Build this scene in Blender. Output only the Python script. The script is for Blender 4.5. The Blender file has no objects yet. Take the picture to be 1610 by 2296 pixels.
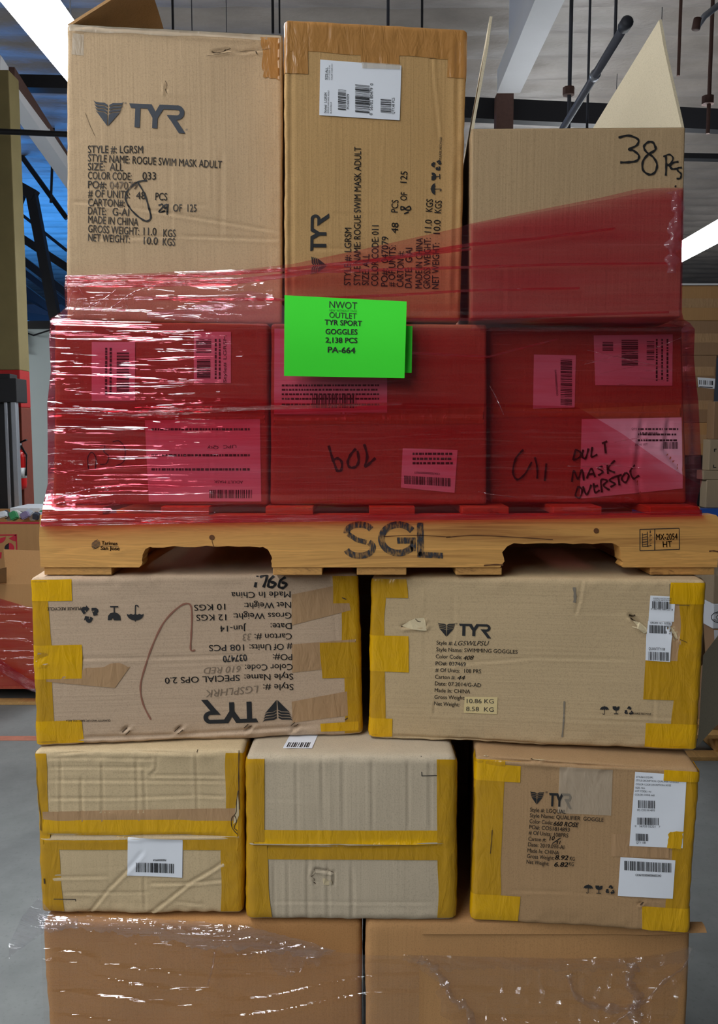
import bpy, bmesh, math, random
import numpy as np
from mathutils import Vector

random.seed(7)
rng = np.random.default_rng(11)
SC = bpy.context.scene
COL = SC.collection
R = math.radians

# ------------------------------------------------------------------ camera
FPX, PITCH, CAM_Z = 1900.0, R(5.5), 1.75
cam_data = bpy.data.cameras.new('camera')
cam_data.sensor_fit = 'VERTICAL'
cam_data.sensor_height = 36.0
cam_data.lens = 36.0 * FPX / 2296.0
cam_data.clip_start, cam_data.clip_end = 0.05, 100
cam = bpy.data.objects.new('camera', cam_data)
cam.location = (0, 0, CAM_Z)
cam.rotation_euler = (R(90) - PITCH, 0, 0)
COL.objects.link(cam)
SC.camera = cam

# ------------------------------------------------------------------ light and exposure
SC.view_settings.view_transform = 'Standard'
SC.view_settings.look = 'None'
SC.view_settings.gamma = 1.0
SC.view_settings.use_curve_mapping = False
SC.view_settings.exposure = 0.42
SC.cycles.use_denoising = True
SC.cycles.transparent_max_bounces = 18
SC.cycles.max_bounces = 6
SC.cycles.use_adaptive_sampling = True
SC.cycles.adaptive_threshold = 0.015
SC.cycles.sample_clamp_indirect = 6.0
TUBE_POWER = 26.0          # emission of the fluorescent diffusers
WORLD_FILL = 0.10            # even bluish world light, added as a weak fill
BLUE_POWER = 460.0         # added blue lamp under the far left roof

world = bpy.data.worlds.new('world')
SC.world = world
world.use_nodes = True
world.node_tree.nodes['Background'].inputs['Color'].default_value = (0.80, 0.90, 1.0, 1)
world.node_tree.nodes['Background'].inputs['Strength'].default_value = WORLD_FILL

def area_light(name, loc, rot, sx, sy, power, color):
    d = bpy.data.lights.new(name, 'AREA')
    d.shape = 'RECTANGLE'; d.size = sx; d.size_y = sy; d.energy = power; d.color = color
    o = bpy.data.objects.new(name, d); o.location = loc; o.rotation_euler = rot
    COL.objects.link(o)
    return o
# added blue lamp facing up, tints the far left of the roof
area_light('blue_roof_uplight', (-7.2, 17.5, 3.3), (R(180), 0, 0), 5, 7, BLUE_POWER, (0.05, 0.33, 1.0))

# ------------------------------------------------------------------ helpers
def lin(c):
    c = c / 255.0
    return c / 12.92 if c <= 0.04045 else ((c + 0.055) / 1.055) ** 2.4
def srgb(r, g, b): return (lin(r), lin(g), lin(b), 1.0)

def rays(px, py):
    px = np.asarray(px, float); py = np.asarray(py, float)
    xc = (px - 805.0) / FPX; yc = -(py - 1148.0) / FPX
    c, s = math.cos(PITCH), math.sin(PITCH)
    return np.stack([xc, c + yc * s, -s + yc * c], -1)
CAMP = np.array([0.0, 0.0, CAM_Z])
def at_depth(px, py, Y):
    d = rays(px, py)
    return CAMP + d * (np.asarray(Y, float) / d[..., 1])[..., None]
def at_height(px, py, z):
    d = rays(px, py)
    return CAMP + d * ((z - CAM_Z) / d[..., 2])[..., None]
def on_plane(px, py, P0, n):
    d = rays(px, py)
    return CAMP + d * (((P0 - CAMP) @ n) / (d @ n))[..., None]

def _hash(ix, iy, iz, seed):
    h = (ix * 374761393 + iy * 668265263 + iz * 2147483647 + seed * 1274126177) & 0xFFFFFFFF
    h = ((h ^ (h >> 13)) * 1274126177) & 0xFFFFFFFF
    h = (h ^ (h >> 16)) & 0xFFFFFF
    return h / float(0xFFFFFF) * 2 - 1
def vnoise(P, seed=0):
    P = np.asarray(P, float)
    i = np.floor(P).astype(np.int64); f = P - i
    f = f * f * (3 - 2 * f)
    out = 0
    for dx in (0, 1):
        for dy in (0, 1):
            for dz in (0, 1):
                w = (f[..., 0] if dx else 1 - f[..., 0]) * (f[..., 1] if dy else 1 - f[..., 1]) * (f[..., 2] if dz else 1 - f[..., 2])
                out = out + w * _hash(i[..., 0] + dx, i[..., 1] + dy, i[..., 2] + dz, seed)
    return out
def vn2(a, b, seed=0):
    a, b = np.broadcast_arrays(np.asarray(a, float), np.asarray(b, float))
    return vnoise(np.stack([a, b, np.full(a.shape, 0.37)], -1), seed)
def smooth(e0, e1, x):
    t = np.clip((x - e0) / (e1 - e0), 0, 1)
    return t * t * (3 - 2 * t)

def empty(name, loc, label=None, cat=None, group=None, kind=None):
    o = bpy.data.objects.new(name, None)
    o.location = tuple(loc); o.empty_display_size = 0.1
    COL.objects.link(o)
    tag(o, label, cat, group, kind)
    return o
def tag(o, label=None, cat=None, group=None, kind=None):
    if label: o['label'] = label
    if cat: o['category'] = cat
    if group: o['group'] = group
    if kind: o['kind'] = kind
    return o
ROOT = {}
def root_loc(parent):
    v = Vector((0, 0, 0))
    while parent is not None:
        v += Vector(parent.location); parent = parent.parent
    return np.array(v)
def mesh_obj(name, verts, faces, mat, parent=None, smooth_shade=True):
    """verts are world coordinates; they are stored relative to the parent's place"""
    V = np.asarray(verts, float)
    if parent is not None: V = V - root_loc(parent)
    me = bpy.data.meshes.new(name)
    if isinstance(faces, np.ndarray) and faces.ndim == 2:
        n, k = faces.shape
        me.vertices.add(len(V)); me.vertices.foreach_set('co', V.astype(np.float32).ravel())
        me.loops.add(n * k); me.loops.foreach_set('vertex_index', faces.astype(np.int32).ravel())
        me.polygons.add(n); me.polygons.foreach_set('loop_start', np.arange(0, n * k, k, dtype=np.int32))
        me.update(calc_edges=True); me.validate()
    else:
        me.from_pydata([tuple(v) for v in V], [], [tuple(int(i) for i in f) for f in faces]); me.update()
    if smooth_shade: me.polygons.foreach_set('use_smooth', [True] * len(me.polygons))
    if mat is not None: me.materials.append(mat)
    o = bpy.data.objects.new(name, me)
    COL.objects.link(o)
    if parent is not None: o.parent = parent
    return o
def grid_faces(nu, nv, off=0, flip=False):
    """nu columns x nv rows of vertices, index = row*nu+col"""
    r, c = np.meshgrid(np.arange(nv - 1), np.arange(nu - 1), indexing='ij')
    a = (r * nu + c).ravel() + off
    f = np.stack([a, a + 1, a + nu + 1, a + nu], -1)
    return f[:, ::-1] if flip else f
class MB:
    """collects boxes, tubes and polygons into one mesh"""
    def __init__(self): self.v = []; self.f = []
    def add(self, v, f):
        o = len(self.v); self.v += [tuple(map(float, p)) for p in v]; self.f += [tuple(int(i) + o for i in q) for q in f]
        return self
    def box(self, x0, x1, y0, y1, z0, z1):
        v = [(x0,y0,z0),(x1,y0,z0),(x1,y1,z0),(x0,y1,z0),(x0,y0,z1),(x1,y0,z1),(x1,y1,z1),(x0,y1,z1)]
        return self.add(v, [(0,3,2,1),(4,5,6,7),(0,1,5,4),(1,2,6,5),(2,3,7,6),(3,0,4,7)])
    def bevbox(self, x0, x1, y0, y1, z0, z1, b=0.003):
        bm = bmesh.new()
        bmesh.ops.create_cube(bm, size=1)
        for q in bm.verts: q.co = Vector(((x0+x1)/2+q.co.x*(x1-x0), (y0+y1)/2+q.co.y*(y1-y0), (z0+z1)/2+q.co.z*(z1-z0)))
        bmesh.ops.bevel(bm, geom=bm.edges[:], offset=b, segments=2, affect='EDGES', profile=0.6)
        bm.verts.index_update()
        self.add([q.co for q in bm.verts], [[q.index for q in f.verts] for f in bm.faces]); bm.free()
        return self
    def beam(self, p0, p1, w, h, up=(0, 0, 1)):
        """rectangular bar from p0 to p1"""
        a = Vector(p0); b = Vector(p1); d = (b - a).normalized()
        s = d.cross(Vector(up))
        s = s.normalized() if s.length > 1e-4 else Vector((1, 0, 0))
        u = s.cross(d).normalized()
        v = []
        for p in (a, b):
            for i, j in ((-1,-1),(1,-1),(1,1),(-1,1)): v.append(p + s * (i * w / 2) + u * (j * h / 2))
        return self.add(v, [(3,2,1,0),(4,5,6,7),(0,1,5,4),(1,2,6,5),(2,3,7,6),(3,0,4,7)])
    def tube(self, pts, r, seg=12):
        P = [Vector(p) for p in pts]; rings = []
        for i, p in enumerate(P):
            d = (P[min(i+1, len(P)-1)] - P[max(i-1, 0)]).normalized()
            a = d.cross(Vector((0, 0, 1)))
            if a.length < 1e-3: a = d.cross(Vector((0, 1, 0)))
            a.normalize(); b = a.cross(d).normalized()
            rr = r[i] if isinstance(r, (list, tuple)) else r
            rings.append([p + a * (rr * math.cos(k*2*math.pi/seg)) + b * (rr * math.sin(k*2*math.pi/seg)) for k in range(seg)])
        v = [q for ring in rings for q in ring]; f = []
        for i in range(len(P) - 1):
            for k in range(seg):
                f.append((i*seg+k, i*seg+(k+1) % seg, (i+1)*seg+(k+1) % seg, (i+1)*seg+k))
        f.append(tuple(reversed(range(seg)))); f.append(tuple(range((len(P)-1)*seg, len(P)*seg)))
        return self.add(v, f)
    def lathe(self, base, prof, seg=20):
        """profile of (radius, z) about a vertical axis at base"""
        v = []; f = []
        for r, z in prof:
            for k in range(seg):
                a = k * 2 * math.pi / seg
                v.append((base[0] + r * math.cos(a), base[1] + r * math.sin(a), base[2] + z))
        for i in range(len(prof) - 1):
            for k in range(seg): f.append((i*seg+k, i*seg+(k+1) % seg, (i+1)*seg+(k+1) % seg, (i+1)*seg+k))
        f.append(tuple(reversed(range(seg)))); f.append(tuple(range((len(prof)-1)*seg, len(prof)*seg)))
        return self.add(v, f)
    def build(self, name, mat, parent=None, smooth_shade=False):
        o = mesh_obj(name, np.array(self.v), self.f, mat, parent, smooth_shade)
        return o

# ------------------------------------------------------------------ materials
def new_mat(name):
    m = bpy.data.materials.new(name); m.use_nodes = True
    nt = m.node_tree
    return m, nt, nt.nodes['Principled BSDF']
def N(nt, kind, **kw):
    n = nt.nodes.new(kind)
    for k, v in kw.items(): setattr(n, k, v)
    return n
def noise_node(nt, scale, vec, detail=3, rough=0.5, dist=0.0):
    n = N(nt, 'ShaderNodeTexNoise'); n.inputs['Scale'].default_value = scale
    n.inputs['Detail'].default_value = detail; n.inputs['Roughness'].default_value = rough
    n.inputs['Distortion'].default_value = dist
    nt.links.new(vec, n.inputs['Vector'])
    return n.outputs['Fac']
def mapped(nt, scale=(1, 1, 1), rot=(0, 0, 0)):
    tc = N(nt, 'ShaderNodeTexCoord'); mp = N(nt, 'ShaderNodeMapping')
    mp.inputs['Scale'].default_value = scale; mp.inputs['Rotation'].default_value = rot
    nt.links.new(tc.outputs['Object'], mp.inputs['Vector'])
    return mp.outputs['Vector']
def ramp(nt, fac, stops):
    r = N(nt, 'ShaderNodeValToRGB'); e = r.color_ramp.elements
    e[0].position, e[0].color = stops[0][0], stops[0][1]
    e[1].position, e[1].color = stops[-1][0], stops[-1][1]
    for p, c in stops[1:-1]:
        q = e.new(p); q.color = c
    nt.links.new(fac, r.inputs['Fac'])
    return r.outputs['Color']
def mixc(nt, a, b, fac, mode='MIX'):
    m = N(nt, 'ShaderNodeMix'); m.data_type = 'RGBA'; m.blend_type = mode
    for sock, val in ((m.inputs[0], fac), (m.inputs[6], a), (m.inputs[7], b)):
        if isinstance(val, bpy.types.NodeSocket): nt.links.new(val, sock)
        else: sock.default_value = val
    return m.outputs[2]
def mathn(nt, op, a, b=0.5):
    m = N(nt, 'ShaderNodeMath'); m.operation = op
    for s, v in ((m.inputs[0], a), (m.inputs[1], b)):
        if isinstance(v, bpy.types.NodeSocket): nt.links.new(v, s)
        else: s.default_value = v
    return m.outputs[0]
def bump(nt, h, strength, dist, nrm=None):
    b = N(nt, 'ShaderNodeBump'); b.inputs['Strength'].default_value = strength; b.inputs['Distance'].default_value = dist
    nt.links.new(h, b.inputs['Height'])
    if nrm is not None: nt.links.new(nrm, b.inputs['Normal'])
    return b.outputs['Normal']
def scale_c(c, k): return (min(c[0]*k, 1), min(c[1]*k, 1), min(c[2]*k, 1), 1)

def cardboard(name, col, flute='v', streak=0.5, stain=0.35):
    m, nt, b = new_mat(name)
    big = noise_node(nt, 5.0, mapped(nt), 4, 0.6)
    fib = noise_node(nt, 420.0, mapped(nt), 3, 0.7)
    st = (210, 210, 5) if flute == 'v' else (5, 5, 210)
    fl = noise_node(nt, 1.0, mapped(nt, st), 2, 0.5)
    st2 = (38, 38, 2.0) if flute == 'v' else (2.0, 2.0, 38)
    fl2 = noise_node(nt, 1.0, mapped(nt, st2), 2, 0.5)
    c = mixc(nt, scale_c(col, 1 - 0.22 * stain), scale_c(col, 1 + 0.16 * stain), big)
    c = mixc(nt, scale_c(col, 0.74), c, ramp(nt, fib, [(0.30, (.2, .2, .2, 1)), (0.52, (1, 1, 1, 1))]))
    k = ramp(nt, fl2, [(0.30, (0.92, 0.92, 0.92, 1)), (0.62, (1.03, 1.03, 1.03, 1))])
    c = mixc(nt, c, k, streak, 'MULTIPLY')
    nt.links.new(c, b.inputs['Base Color'])
    b.inputs['Roughness'].default_value = 0.78
    b.inputs['Specular IOR Level'].default_value = 0.25
    n1 = bump(nt, fl, 0.45, 0.0012)
    n2 = bump(nt, fl2, 0.16, 0.003, n1)
    n3 = bump(nt, fib, 0.25, 0.0008, n2)
    nt.links.new(n3, b.inputs['Normal'])
    return m
def tape_mat(name, col, rough=0.22, var=0.18, clear=0.0):
    m, nt, b = new_mat(name)
    big = noise_node(nt, 14.0, mapped(nt, (1, 1, 0.4)), 4, 0.6)
    crk = noise_node(nt, 55.0, mapped(nt, (1, 1, 0.35)), 3, 0.55, 0.6)
    fl = noise_node(nt, 1.0, mapped(nt, (190, 190, 9)), 2, 0.5)
    c = mixc(nt, scale_c(col, 1 - var), scale_c(col, 1 + var), big)
    nt.links.new(c, b.inputs['Base Color'])
    b.inputs['Roughness'].default_value = rough
    b.inputs['Specular IOR Level'].default_value = 0.5
    if clear:
        b.inputs['Alpha'].default_value = 1 - clear
    n1 = bump(nt, fl, 0.22, 0.0012)
    n2 = bump(nt, crk, 0.6, 0.005, n1)
    nt.links.new(n2, b.inputs['Normal'])
    return m
def plain(name, col, rough=0.6, metal=0.0, nscale=30.0, nvar=0.10, bmp=0.0, spec=0.4):
    m, nt, b = new_mat(name)
    f = noise_node(nt, nscale, mapped(nt), 4, 0.6)
    c = mixc(nt, scale_c(col, 1 - nvar), scale_c(col, 1 + nvar), f)
    nt.links.new(c, b.inputs['Base Color'])
    b.inputs['Roughness'].default_value = rough; b.inputs['Metallic'].default_value = metal
    b.inputs['Specular IOR Level'].default_value = spec
    if bmp: nt.links.new(bump(nt, f, bmp, 0.003), b.inputs['Normal'])
    return m
def film_mat(name, tint, gloss=0.10, milk=0.06, milk_col=(0.8, 0.3, 0.4, 1), rough=0.07, bstr=0.5, along=(3.0, 3.0, 64), crinkle=60.0):
    m = bpy.data.materials.new(name); m.use_nodes = True
    nt = m.node_tree; nt.nodes.clear()
    out = N(nt, 'ShaderNodeOutputMaterial')
    tr = N(nt, 'ShaderNodeBsdfTransparent')
    den = noise_node(nt, 1.0, mapped(nt, (2.0, 2.0, 34)), 4, 0.6, 0.3)
    tc = mixc(nt, scale_c(tint, 1.0), (tint[0]**1.3, tint[1]**1.7, tint[2]**1.7, 1), ramp(nt, den, [(0.42, (0, 0, 0, 1)), (0.68, (1, 1, 1, 1))]))
    nt.links.new(tc, tr.inputs['Color'])
    gl = N(nt, 'ShaderNodeBsdfGlossy'); gl.inputs['Roughness'].default_value = rough
    gl.inputs['Color'].default_value = (1, 1, 1, 1)
    w1 = noise_node(nt, 1.0, mapped(nt, along), 3, 0.55, 0.35)
    w2 = noise_node(nt, crinkle, mapped(nt, (0.35, 0.35, 1)), 2, 0.5, 0.5)
    n1 = bump(nt, w1, bstr, 0.006)
    n2 = bump(nt, w2, bstr * 0.30, 0.004, n1)
    nt.links.new(n2, gl.inputs['Normal'])
    df = N(nt, 'ShaderNodeBsdfDiffuse'); df.inputs['Color'].default_value = milk_col
    tl = N(nt, 'ShaderNodeBsdfTranslucent'); tl.inputs['Color'].default_value = milk_col
    dm = N(nt, 'ShaderNodeMixShader'); dm.inputs[0].default_value = 0.4
    nt.links.new(df.outputs[0], dm.inputs[1]); nt.links.new(tl.outputs[0], dm.inputs[2])
    m1 = N(nt, 'ShaderNodeMixShader'); m1.inputs[0].default_value = milk
    nt.links.new(tr.outputs[0], m1.inputs[1]); nt.links.new(dm.outputs[0], m1.inputs[2])
    lw = N(nt, 'ShaderNodeLayerWeight'); lw.inputs['Blend'].default_value = 0.5
    ff = mathn(nt, 'POWER', lw.outputs['Facing'], 5.0)
    ff2 = mathn(nt, 'ADD', mathn(nt, 'MULTIPLY', ff, 0.7 - gloss), gloss)
    m2 = N(nt, 'ShaderNodeMixShader'); nt.links.new(ff2, m2.inputs[0])
    nt.links.new(m1.outputs[0], m2.inputs[1]); nt.links.new(gl.outputs[0], m2.inputs[2])
    nt.links.new(m2.outputs[0], out.inputs['Surface'])
    return m
def emit_mat(name, col, strength):
    m = bpy.data.materials.new(name); m.use_nodes = True
    nt = m.node_tree; nt.nodes.clear()
    out = N(nt, 'ShaderNodeOutputMaterial'); e = N(nt, 'ShaderNodeEmission')
    e.inputs['Color'].default_value = col; e.inputs['Strength'].default_value = strength
    nt.links.new(e.outputs[0], out.inputs['Surface'])
    return m
def wood(name, col, dark, axis='x', rings=1.0):
    m, nt, b = new_mat(name)
    sc = {'x': (1.6, 20, 30), 'y': (26, 2.2, 26), 'end': (14, 14, 60)}[axis]
    g = noise_node(nt, rings, mapped(nt, sc), 5, 0.62, 1.4)
    fine = noise_node(nt, 1.0, mapped(nt, tuple(s * 6 for s in sc)), 3, 0.6)
    big = noise_node(nt, 4.0, mapped(nt), 3, 0.5)
    c = ramp(nt, g, [(0.30, dark), (0.40, scale_c(col, .86)), (0.48, col), (0.53, scale_c(col, 0.80)), (0.58, scale_c(col, 1.14)), (0.70, scale_c(col, 0.80))])
    c = mixc(nt, c, scale_c(col, 0.72), mathn(nt, 'MULTIPLY', big, 0.45))
    c = mixc(nt, c, scale_c(dark, 0.8), ramp(nt, fine, [(0.60, (0, 0, 0, 1)), (0.78, (0.4, 0.4, 0.4, 1))]))
    nt.links.new(c, b.inputs['Base Color'])
    b.inputs['Roughness'].default_value = 0.72
    n1 = bump(nt, fine, 0.4, 0.0012)
    nt.links.new(bump(nt, g, 0.3, 0.002, n1), b.inputs['Normal'])
    return m

M = {}
M['card_tan'] = cardboard('card_tan', srgb(192, 163, 128))
M['card_gold'] = cardboard('card_gold', srgb(187, 149, 98), streak=0.25)
M['card_plain'] = cardboard('card_plain', srgb(168, 141, 106), streak=0.35)
M['card_pink'] = cardboard('card_pink', srgb(190, 164, 138), flute='h', streak=0.3)
M['card_dry'] = cardboard('card_dry', srgb(190, 165, 128), flute='h', streak=0.35)
M['card_pale'] = cardboard('card_pale', srgb(198, 175, 138))
M['card_grey'] = cardboard('card_grey', srgb(190, 174, 150))
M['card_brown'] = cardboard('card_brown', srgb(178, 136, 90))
M['card_lr'] = cardboard('card_lr', srgb(172, 138, 100), streak=.3)
M['torn_paper'] = plain('torn_paper', srgb(206, 188, 152), .8, nvar=.15, nscale=120, bmp=.4)
M['tear_gap'] = plain('tear_gap', srgb(70, 54, 38), .9, nvar=.3, nscale=90)
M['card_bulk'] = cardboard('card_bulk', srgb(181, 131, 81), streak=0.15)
M['card_bulk_pale'] = cardboard('card_bulk_pale', srgb(186, 140, 92), streak=0.15)  # slightly paler brown board, also on the lid flap and a background carton
M['card_load'] = cardboard('card_load', srgb(170, 128, 88))
M['card_inside'] = cardboard('card_inside', srgb(200, 186, 158), streak=0.1)
M['card_edge'] = cardboard('card_edge', srgb(222, 204, 172), streak=0.1)
M['tape_yellow'] = tape_mat('tape_yellow', srgb(208, 158, 10))
M['tape_mustard'] = tape_mat('tape_mustard', srgb(184, 138, 22))
M['tape_kraft'] = tape_mat('tape_kraft', srgb(172, 122, 66), 0.28, 0.10)
M['tape_old'] = tape_mat('tape_old', srgb(170, 135, 98), 0.4, 0.10)
M['tape_clear'] = tape_mat('tape_clear', srgb(205, 190, 168), 0.3, 0.08, clear=0.5)
M['ink'] = plain('ink', srgb(34, 34, 36), 0.65, nvar=0.25, nscale=300)
M['ink_soft'] = plain('ink_soft', srgb(66, 60, 55), 0.7, nvar=0.25, nscale=300)
M['ink_blue'] = plain('ink_blue', srgb(62, 66, 74), 0.65, nvar=0.2, nscale=300)
M['marker'] = plain('marker', srgb(18, 17, 18), 0.5, nvar=0.1)
M['pencil'] = plain('pencil', srgb(128, 110, 92), 0.7, nvar=0.1)
M['crayon'] = plain('crayon', srgb(140, 92, 74), 0.7, nvar=0.15)
M['smudge'] = plain('smudge', srgb(128, 118, 104), 0.8, nvar=0.2)
M['label_white'] = plain('label_white', srgb(226, 229, 236), 0.5, nvar=0.02)
M['label_beige'] = plain('label_beige', srgb(214, 192, 140), 0.6, nvar=0.04)
M['paper_green'] = plain('paper_green', srgb(62, 232, 48), 0.75, nvar=0.02, nscale=8)
M['pine_face'] = wood('pine_face', srgb(212, 156, 82), srgb(146, 92, 40), 'x')
M['pine_long'] = wood('pine_long', srgb(196, 152, 92), srgb(140, 92, 44), 'y')
M['pine_end'] = wood('pine_end', srgb(200, 146, 78), srgb(112, 68, 32), 'end')
M['pine_knot'] = plain('pine_knot', srgb(98, 62, 32), 0.8, nvar=0.4, nscale=200)
M['black_metal'] = plain('black_metal', srgb(26, 26, 30), 0.5)
M['dark_steel'] = plain('dark_steel', srgb(58, 60, 68), 0.5, nvar=0.2)
M['grey_pipe'] = plain('grey_pipe', srgb(92, 94, 104), 0.45, nvar=0.1)
M['white_paint'] = plain('white_paint', srgb(214, 214, 216), 0.6, nvar=0.05, nscale=3)
M['silver'] = plain('silver', srgb(168, 172, 180), 0.35, 0.6)
M['rust_steel'] = plain('rust_steel', srgb(86, 60, 52), 0.7, nvar=0.25)
M['red_paint'] = plain('red_paint', srgb(178, 30, 30), 0.5, nvar=0.12, nscale=6)
M['ochre_paint'] = plain('ochre_paint', srgb(132, 118, 76), 0.6, nvar=0.2, nscale=5)
M['ext_red'] = plain('ext_red', srgb(200, 24, 24), 0.3)
M['blue_rack'] = plain('blue_rack', srgb(40, 84, 170), 0.45)
M['red_print'] = plain('red_print', srgb(186, 40, 60), 0.6)
M['ext_white'] = plain('ext_white', srgb(220, 224, 226), 0.5)
# ------------------------------------------------------------------ cartons
class Carton:
    """A corrugated box whose front face is a real plane at a given distance.
    quad: the four front corners TL TR BR BL; Yl/Yr: distance of the left and right front edges."""
    def __init__(self, name, label, cat, quad, Yl, Yr, depth, mat, zb=None, zt=None, turn=None, r=0.006, group=None,
                 bulge=0.0015, crumple=0.0022, seed=0, step=0.0030, open_top=False, zslack=0.005, corners=None):
        self.r, self.seed, self.bulge, self.crumple = r, seed, bulge, crumple
        q = np.array(quad, float)
        mid = q[:, 1].mean()
        pl = at_depth(q[[0, 3], 0].mean(), mid, Yl); pr = at_depth(q[[1, 2], 0].mean(), mid, Yr)
        t = (pr - pl) * np.array([1, 1, 0]); t /= np.linalg.norm(t)
        n = np.array([t[1], -t[0], 0.0])
        self.P0, self.n = pl, n
        c = on_plane(q[:, 0], q[:, 1], pl, n)             # TL TR BR BL in the world
        dev = []
        for idx, z in (((0, 1), zt), ((2, 3), zb)):
            if z is None: z = c[list(idx), 2].mean()
            for i in idx:
                dev.append(c[i, 2] - z)
                c[i, 2] = (z + np.clip(c[i, 2] - z, -zslack, .0005 if zt is not None else zslack) - .0012) if idx[0] == 0 else z + .0008
        print('CARTON', name, 'z dev mm', [round(1000 * d, 1) for d in dev], 'top', round(c[0, 2], 3), 'bot', round(c[3, 2], 3))
        zt = c[:2, 2].mean() if zt is None else zt
        bd = -n if turn is None else np.array([math.sin(turn), math.cos(turn), 0.0])
        F = np.zeros((2, 2, 2, 3))                         # [x][y][z]
        F[0, 0, 1], F[1, 0, 1], F[1, 0, 0], F[0, 0, 0] = c
        for i in (0, 1):
            for k in (0, 1): F[i, 1, k] = F[i, 0, k] + bd * depth
        F[0, 1, 1, 2] = F[1, 1, 1, 2] = zt - .0012
        self.F = F
        self.W = (np.linalg.norm(c[1] - c[0]) + np.linalg.norm(c[2] - c[3])) / 2
        self.H = (np.linalg.norm(c[0] - c[3]) + np.linalg.norm(c[1] - c[2])) / 2
        self.D = depth
        self.cr = []
        base = F[:, :, 0].reshape(-1, 3).mean(0)
        self.e = empty(name, base, label, cat, group)
        self.mat, self.step, self.open_top = mat, step, open_top
        self.dims = np.array([self.W, self.D, self.H])
    # --- mapping
    def local(self, px, py):
        """front-face metres (s to the right, t up) of picture points"""
        P = on_plane(px, py, self.P0, self.n)
        A, B, C_, D_ = self.F[0, 0, 0], self.F[1, 0, 0], self.F[0, 0, 1], self.F[1, 0, 1]
        u = np.full(P.shape[:-1], 0.5); v = u.copy()
        ex = (B - A) / np.linalg.norm(B - A)
        for _ in range(6):
            S = A * ((1-u)*(1-v))[..., None] + B * (u*(1-v))[..., None] + C_ * ((1-u)*v)[..., None] + D_ * (u*v)[..., None]
            du = (B - A) * (1-v)[..., None] + (D_ - C_) * v[..., None]
            dv = (C_ - A) * (1-u)[..., None] + (D_ - B) * u[..., None]
            e = P - S
            a11, a12 = (du*ex).sum(-1), (dv*ex).sum(-1); a21, a22 = du[..., 2], dv[..., 2]
            b1, b2 = (e*ex).sum(-1), e[..., 2]
            det = a11*a22 - a12*a21
            u = u + (b1*a22 - b2*a12) / det; v = v + (a11*b2 - a21*b1) / det
        return u * self.W, v * self.H
    def world_of(self, p):
        u = (p / self.dims)[..., None, :]
        F = self.F; out = 0
        for i in (0, 1):
            for j in (0, 1):
                for k in (0, 1):
                    w = (p[..., 0]/self.W if i else 1-p[..., 0]/self.W) * (p[..., 1]/self.D if j else 1-p[..., 1]/self.D) * (p[..., 2]/self.H if k else 1-p[..., 2]/self.H)
                    out = out + w[..., None] * F[i, j, k]
        return out
    def surf(self, P, off=0.0):
        P = np.asarray(P, float)
        r = self.r
        q = np.clip(P, r, self.dims - r); d = P - q
        L = np.linalg.norm(d, axis=-1, keepdims=True); L[L < 1e-9] = 1
        d = d / L
        s, t = P[..., 0], P[..., 2]
        edge = np.minimum(np.minimum(s, self.W - s), np.minimum(t, self.H - t))
        w_in = smooth(0.01, 0.06, edge)
        disp = self.bulge * vnoise(P * 9.0 + 3.1, self.seed) * w_in
        disp = disp + self.crumple * (0.30 * vnoise(P * 11.0, self.seed + 5) + 0.22 * vnoise(P * 60.0, self.seed + 6)) * smooth(0.040, 0.004, np.abs(edge)) 
        front = P[..., 1] < 1e-6
        for (s0, t0, s1, t1, dep, wid) in self.cr:
            dx, dz = s1 - s0, t1 - t0; LL = dx*dx + dz*dz + 1e-12
            h = np.clip(((s - s0)*dx + (t - t0)*dz) / LL, 0, 1)
            ds, dt = s - (s0 + h*dx), t - (t0 + h*dz)
            dist = np.sqrt(ds*ds + dt*dt)
            side = (ds*dz - dt*dx) / math.sqrt(LL)
            taper = smooth(0, 0.12, h) * smooth(1.0, 0.88, h) * 0.7 + 0.3
            prof = -np.exp(-(dist/wid)**2) + 0.55*np.exp(-((side - 1.7*wid)/(1.3*wid))**2) * (dist < 4*wid)
            disp = disp + np.where(front, dep * prof * taper, 0)
        p = q + d * (r + off + disp[..., None])
        return self.world_of(p)
    # --- pieces
    def crease(self, pts, dep=0.0012, wid=0.0035):
        pts = np.array(pts, float)
        s, t = self.local(pts[:, 0], pts[:, 1])
        for i in range(len(pts) - 1): self.cr.append((s[i], t[i], s[i+1], t[i+1], dep, wid * .72))
    def rand_creases(self, nv, nh, dep=0.0008, wid=0.003):
        g = random.Random(self.seed * 13 + 5)
        for _ in range(nv):
            x = g.uniform(0.05, 0.95) * self.W; a = g.uniform(0, 0.5) * self.H; b = a + g.uniform(0.25, 0.6) * self.H
            self.cr.append((x, a, x + g.uniform(-.004, .004), min(b, self.H * .97), dep * g.uniform(-0.7, 1.0), wid * g.uniform(0.5, 1.2)))
        for _ in range(nh):
            z = g.uniform(0.06, 0.94) * self.H; a = g.uniform(0, 0.6) * self.W; b = a + g.uniform(0.2, 0.5) * self.W
            self.cr.append((a, z, min(b, self.W * .97), z + g.uniform(-.003, .003), dep * g.uniform(-0.5, 1.0), wid * g.uniform(0.5, 1.0)))
    def lines1d(self, L, step):
        r = self.r
        n = max(2, int((L - 2*r) / step))
        return np.concatenate([[0, r*0.12, r*0.3, r*0.6], np.linspace(r, L - r, n), [L - r*0.6, L - r*0.3, L - r*0.12, L]])
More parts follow.
